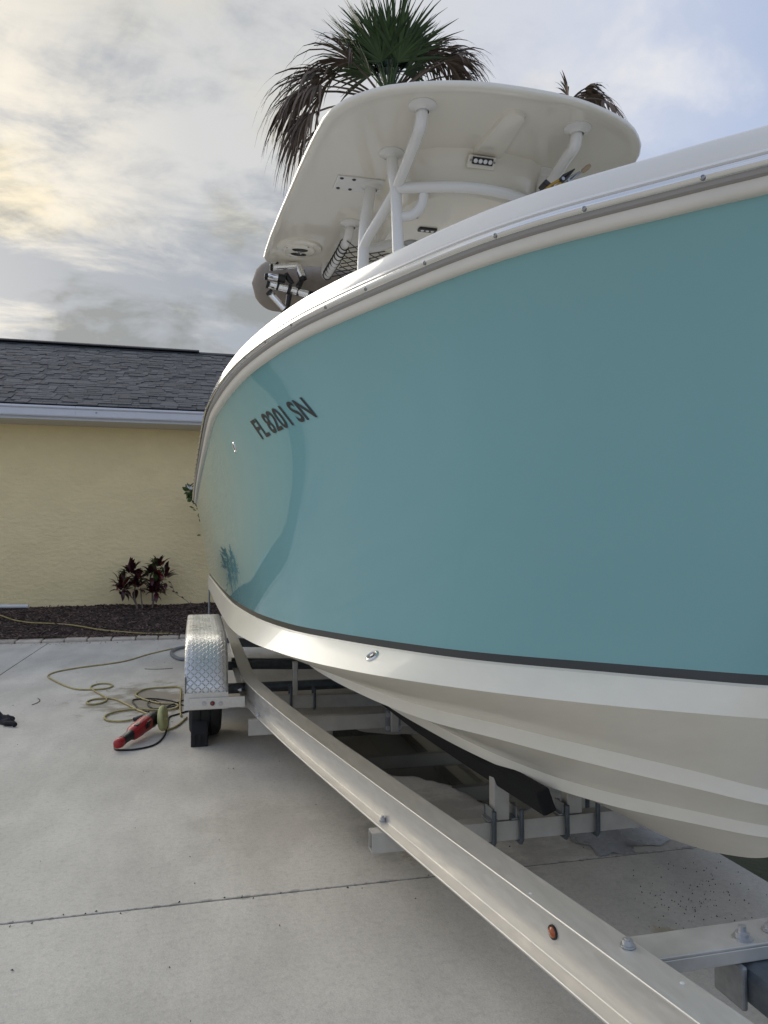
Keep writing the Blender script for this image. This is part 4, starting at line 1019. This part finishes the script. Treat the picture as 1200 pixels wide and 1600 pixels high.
# polisher
ta = gp(183, 1163, .042); pc = gp(251, 1123, .088); he = pc-Vector((.80, -.55, .1))*.06
po = thing('polisher', Vector(((ta.x+he.x)/2, (ta.y+he.y)/2, 0)), 'red and black corded polisher with yellow foam pad lying on the driveway', 'polisher')
ax = (he-ta).normalized(); L_ = (he-ta).length; side = ax.cross(Vector((0, 0, 1))).normalized(); upv = side.cross(ax)
def body(name, m, segs, n=16, sq=3.0):
    s = MB(); rows = []
    for t_, rw, rh, dz in segs:
        c = ta+ax*L_*t_+upv*dz; row = []
        for j in range(n):
            a = 2*math.pi*j/n; ca, sa = math.cos(a), math.sin(a); k = (abs(ca)**sq+abs(sa)**sq)**(-1/sq)
            row.append(c+side*ca*k*rw+upv*sa*k*rh)
        rows.append(row)
    o_ = s.grid(rows, close_u=True); K = len(rows); s.f += [tuple(range(n)), tuple((K-1)*n+j for j in range(n))]; s.mi += [0, 0]
    return s.build(name, m, po, smooth=45)
body('rear_cap', 'red', [(-.03, .010, .012, 0), (-.01, .021, .023, 0), (.05, .026, .028, 0), (.10, .025, .027, 0), (.12, .022, .024, 0)])
body('handle', 'black', [(.115, .024, .026, 0), (.2, .022, .024, 0), (.32, .024, .026, 0), (.36, .028, .03, 0)])
body('motor_housing', 'red', [(.35, .027, .029, 0), (.40, .036, .038, 0), (.55, .040, .042, .002), (.62, .038, .042, .004), (.76, .041, .044, .004), (.80, .043, .043, .004)])
body('gear_case', 'black', [(.795, .041, .041, .004), (.90, .044, .046, .004), (1.06, .036, .04, .004), (1.12, .02, .03, .004)])
s = MB(); s.box(ta+ax*L_*.5+upv*.038+side*.012, (.02, .05, .012), Matrix((side, ax, upv)).transposed()); s.build('switch', 'black', po, bevel=.003)
for k, t_ in enumerate((.62, .66, .70)):
    s = MB(); s.box(ta+ax*L_*t_+upv*.012+side*.0405, (.006, .008, .03), Matrix((side, ax, upv)).transposed()); s.build('vent_slot', 'black', po)
s = MB(); s.box(ta+ax*L_*.70+upv*.02+side*.0405, (.003, .045, .028), Matrix((side, ax, upv)).transposed()); s.build('badge', 'decal', po)
padn = (side*.95+upv*.06+ax*.16).normalized(); pc = he+padn*.055
s = MB(); s.lathe(he+padn*.02, padn, [(0, .02), (.012, .03), (.022, .055), (.028, .06)], 20); s.build('backing_plate', 'black', po, smooth=50)
s = MB(); s.lathe(pc-padn*.008, padn, [(0, .05), (.0, .070), (.010, .077), (.022, .076), (.030, .070), (.032, .055), (.031, .012), (.026, .010), (.026, 0)], 40); s.build('foam_pad', 'pad', po, smooth=50)
hb = he+upv*.01-side*.02; s = MB(); s.tube(spline([hb-side*.03+ax*.005, gp(226, 1118, .09), gp(210, 1124, .06)], 6), [.012]+[.014]*11+[.016], 10); s.build('side_handle', 'black', po, smooth=60)
def cordpts(px, z, n=6): return spline([gp(u, v, z) for u, v in px], n)
s = MB(); s.tube(cordpts([(183, 1160), (179, 1168.5), (186, 1171.8), (212, 1170.7), (240, 1164), (255, 1152), (261.5, 1136), (264, 1121), (277, 1116), (296, 1110)], .006), .0055, 8); s.build('power_cord', 'cord_black', po, smooth=180)
tc_ = thing('black_cord', gp(250, 1100)*1.0, 'tangled black power cord beside the trailer tyre', 'cord')
s = MB(); s.tube(cordpts([(296, 1093), (284, 1095), (277, 1098), (255, 1105.7), (240, 1106.8), (231, 1101), (233, 1096), (244, 1094.8), (253, 1101), (262, 1105), (274, 1103)], .010), .0055, 8)
s.tube(cordpts([(298, 1106), (285, 1101), (268, 1095), (240, 1091.6), (212, 1092.7), (207, 1096), (212, 1102), (219, 1109), (233, 1112)], .007), .0055, 8); s.build('cord_strand', 'cord_black', tc_, smooth=180)
# yellow extension cord over the driveway
tc_ = thing('extension_cord', gp(180, 1090), 'yellow extension cord looping over the concrete towards the polisher', 'cord')
yp = [(297, 1009), (287.5, 1010), (272, 1013), (233, 1022), (201, 1031.6), (172.7, 1036.8), (125, 1043), (88, 1049.8), (75, 1056), (81.7, 1062), (103, 1072), (120.7, 1076.9), (140, 1077.5), (164, 1076), (176, 1072), (170.5, 1068.4), (155, 1068.4), (143.4, 1072), (143.4, 1076.4), (155, 1084), (166, 1090.5), (164, 1096), (151, 1100), (138, 1099.8), (136, 1096.6), (146.7, 1092.7), (166, 1091), (181, 1093), (196.5, 1099.8), (211.7, 1107.8), (224.7, 1113), (236, 1118)]
s = MB(); s.tube(cordpts(yp, .007), .0068, 8)
yp2 = [(209.5, 1124), (190, 1127), (170.5, 1126), (163, 1121), (170.5, 1115.4), (190, 1110.4), (216, 1108), (240, 1109), (266, 1109), (278, 1104.6), (274.5, 1100), (250.7, 1099), (229, 1093.8), (213.8, 1088), (213.8, 1083), (229, 1076.4), (261.5, 1073.8), (279, 1073.6), (282.7, 1078.6), (281.5, 1097), (282, 1113), (283, 1119)]
s.tube(cordpts(yp2, .009), .0068, 8)
s.tube(cordpts([(258, 1141), (263, 1140), (277, 1133.8), (292, 1121)], .007), .0068, 8); s.build('cord_strand', 'cord_yellow', tc_, smooth=180)
tc_ = thing('extension_cord', (-2, 10.6, .1), 'yellow extension cord lying along the mulch bed below the wall', 'cord')
bp_ = [(-20, 958, 11.0), (0, 961.5, 10.9), (23, 969, 10.6), (49, 973, 10.5), (74, 974, 10.5), (115, 977, 10.4), (157, 984, 10.2), (200, 988, 10.12), (234, 990, 10.08), (266, 990, 10.06), (286, 995, 9.98)]
pts = []
for u, v, Y in bp_:
    P = py(u, v, Y)
    for k in range(30): P = py(u, v, Y); Y += (P.z-bedz(P.x, Y)-.022)*2.5; Y = max(9.95, min(11.7, Y))
    P = py(u, v, Y); P.z = bedz(P.x, P.y)+.022; pts.append(P)
s = MB(); s.tube(spline(pts, 6), .009, 8); s.build('cord_strand', 'cord_yellow', tc_, smooth=180)
# grey hose by the rear wheel
s = MB(); s.tube(cordpts([(300, 1009), (288, 1011), (275, 1014), (268, 1019), (271, 1025), (280, 1029), (290, 1030), (302, 1030)], .02), .017, 10)
tag(s.build('hose', 'hose', smooth=180), 'grey hose loop on the concrete beside the rear trailer wheel', 'hose')
# glove
s = MB(); g0 = gp(0, 1131, .03); rows = []
for i in range(19):
    t_ = i/18; c = gp(-14+36*t_, 1125+8*t_, .0); h_ = .055*math.sin(math.pi*min(1, .12+t_*.95))**.5*(1+.25*math.sin(t_*9)); wd = .055*(1-.25*t_)
    rows.append([c+Vector((0, .0, .004)) + Vector((.2, 1, 0))*wd*math.cos(a)*(1+.15*math.sin(3*a+t_*7)) + Vector((0, 0, max(0, math.sin(a))*h_*(1+.25*math.sin(5*a+t_*11)))) for a in [math.pi*j/12 for j in range(13)]])
s.grid(rows); gl_ = s.build('work_glove', 'cloth', smooth=180); tag(gl_, 'crumpled black work glove lying on the concrete at the left edge', 'glove')
s = MB()
for k, (a, b) in enumerate((((20, 1130), (24, 1134)), ((18, 1122), (20, 1124)))): s.tube(spline([gp(*a, .015)+Vector((-.05, 0, 0)), gp(*a, .022), gp(*b, .010)], 4), [.014]*4+[.015]*4+[.006], 8)
s.build('finger', 'cloth', gl_, smooth=180)
# scrap of wire and leaf litter
s = MB(); s.tube(cordpts([(50, 1101), (56, 1099), (61, 1096), (62, 1093), (59, 1091)], .004), .0025, 6); tag(s.build('wire_scrap', 'cord_black', smooth=180), 'thin curled scrap of dark wire lying on the open concrete', 'wire')
s = MB(); s.tube(cordpts([(226, 1045), (240, 1045.5), (258, 1045), (270, 1044)], .004), .003, 6); tag(s.build('fallen_stick', 'stem', smooth=180), 'thin dry stick on the stained concrete near the hose', 'stick')
random.seed(77)
s = MB()
def fleck(P, l):
    a = random.uniform(0, 6.28); u_ = Vector((math.cos(a), math.sin(a), random.uniform(-.1, .3)))*l; v_ = Vector((-math.sin(a), math.cos(a), 0))*l*.35
    s.add([P-u_, P+v_, P+u_, P-v_, P+Vector((0, 0, .004))], [(0, 1, 4), (1, 2, 4), (2, 3, 4), (3, 0, 4)])
for k in range(150): fleck(gp(random.gauss(1090, 50), random.gauss(1405, 33), .002), random.uniform(.001, .0038))
for k in range(170): fleck(Vector((random.uniform(-2.5, 1.8), random.uniform(1.0, 9.6), .002)), random.uniform(.002, .006))
for k in range(24): fleck(Vector((random.uniform(-.6, 1.85), 2.565+random.gauss(0, .02), .001)), random.uniform(.002, .006))
for k in range(120): fleck(Vector((random.uniform(-3, 1.5), 9.66-abs(random.gauss(0, .08)), .002)), random.uniform(.004, .014))
o = s.build('leaf_litter', 'speck', fix=False); o['kind'] = 'stuff'; tag(o, 'scattered dark leaf specks on the concrete driveway', 'leaf litter')
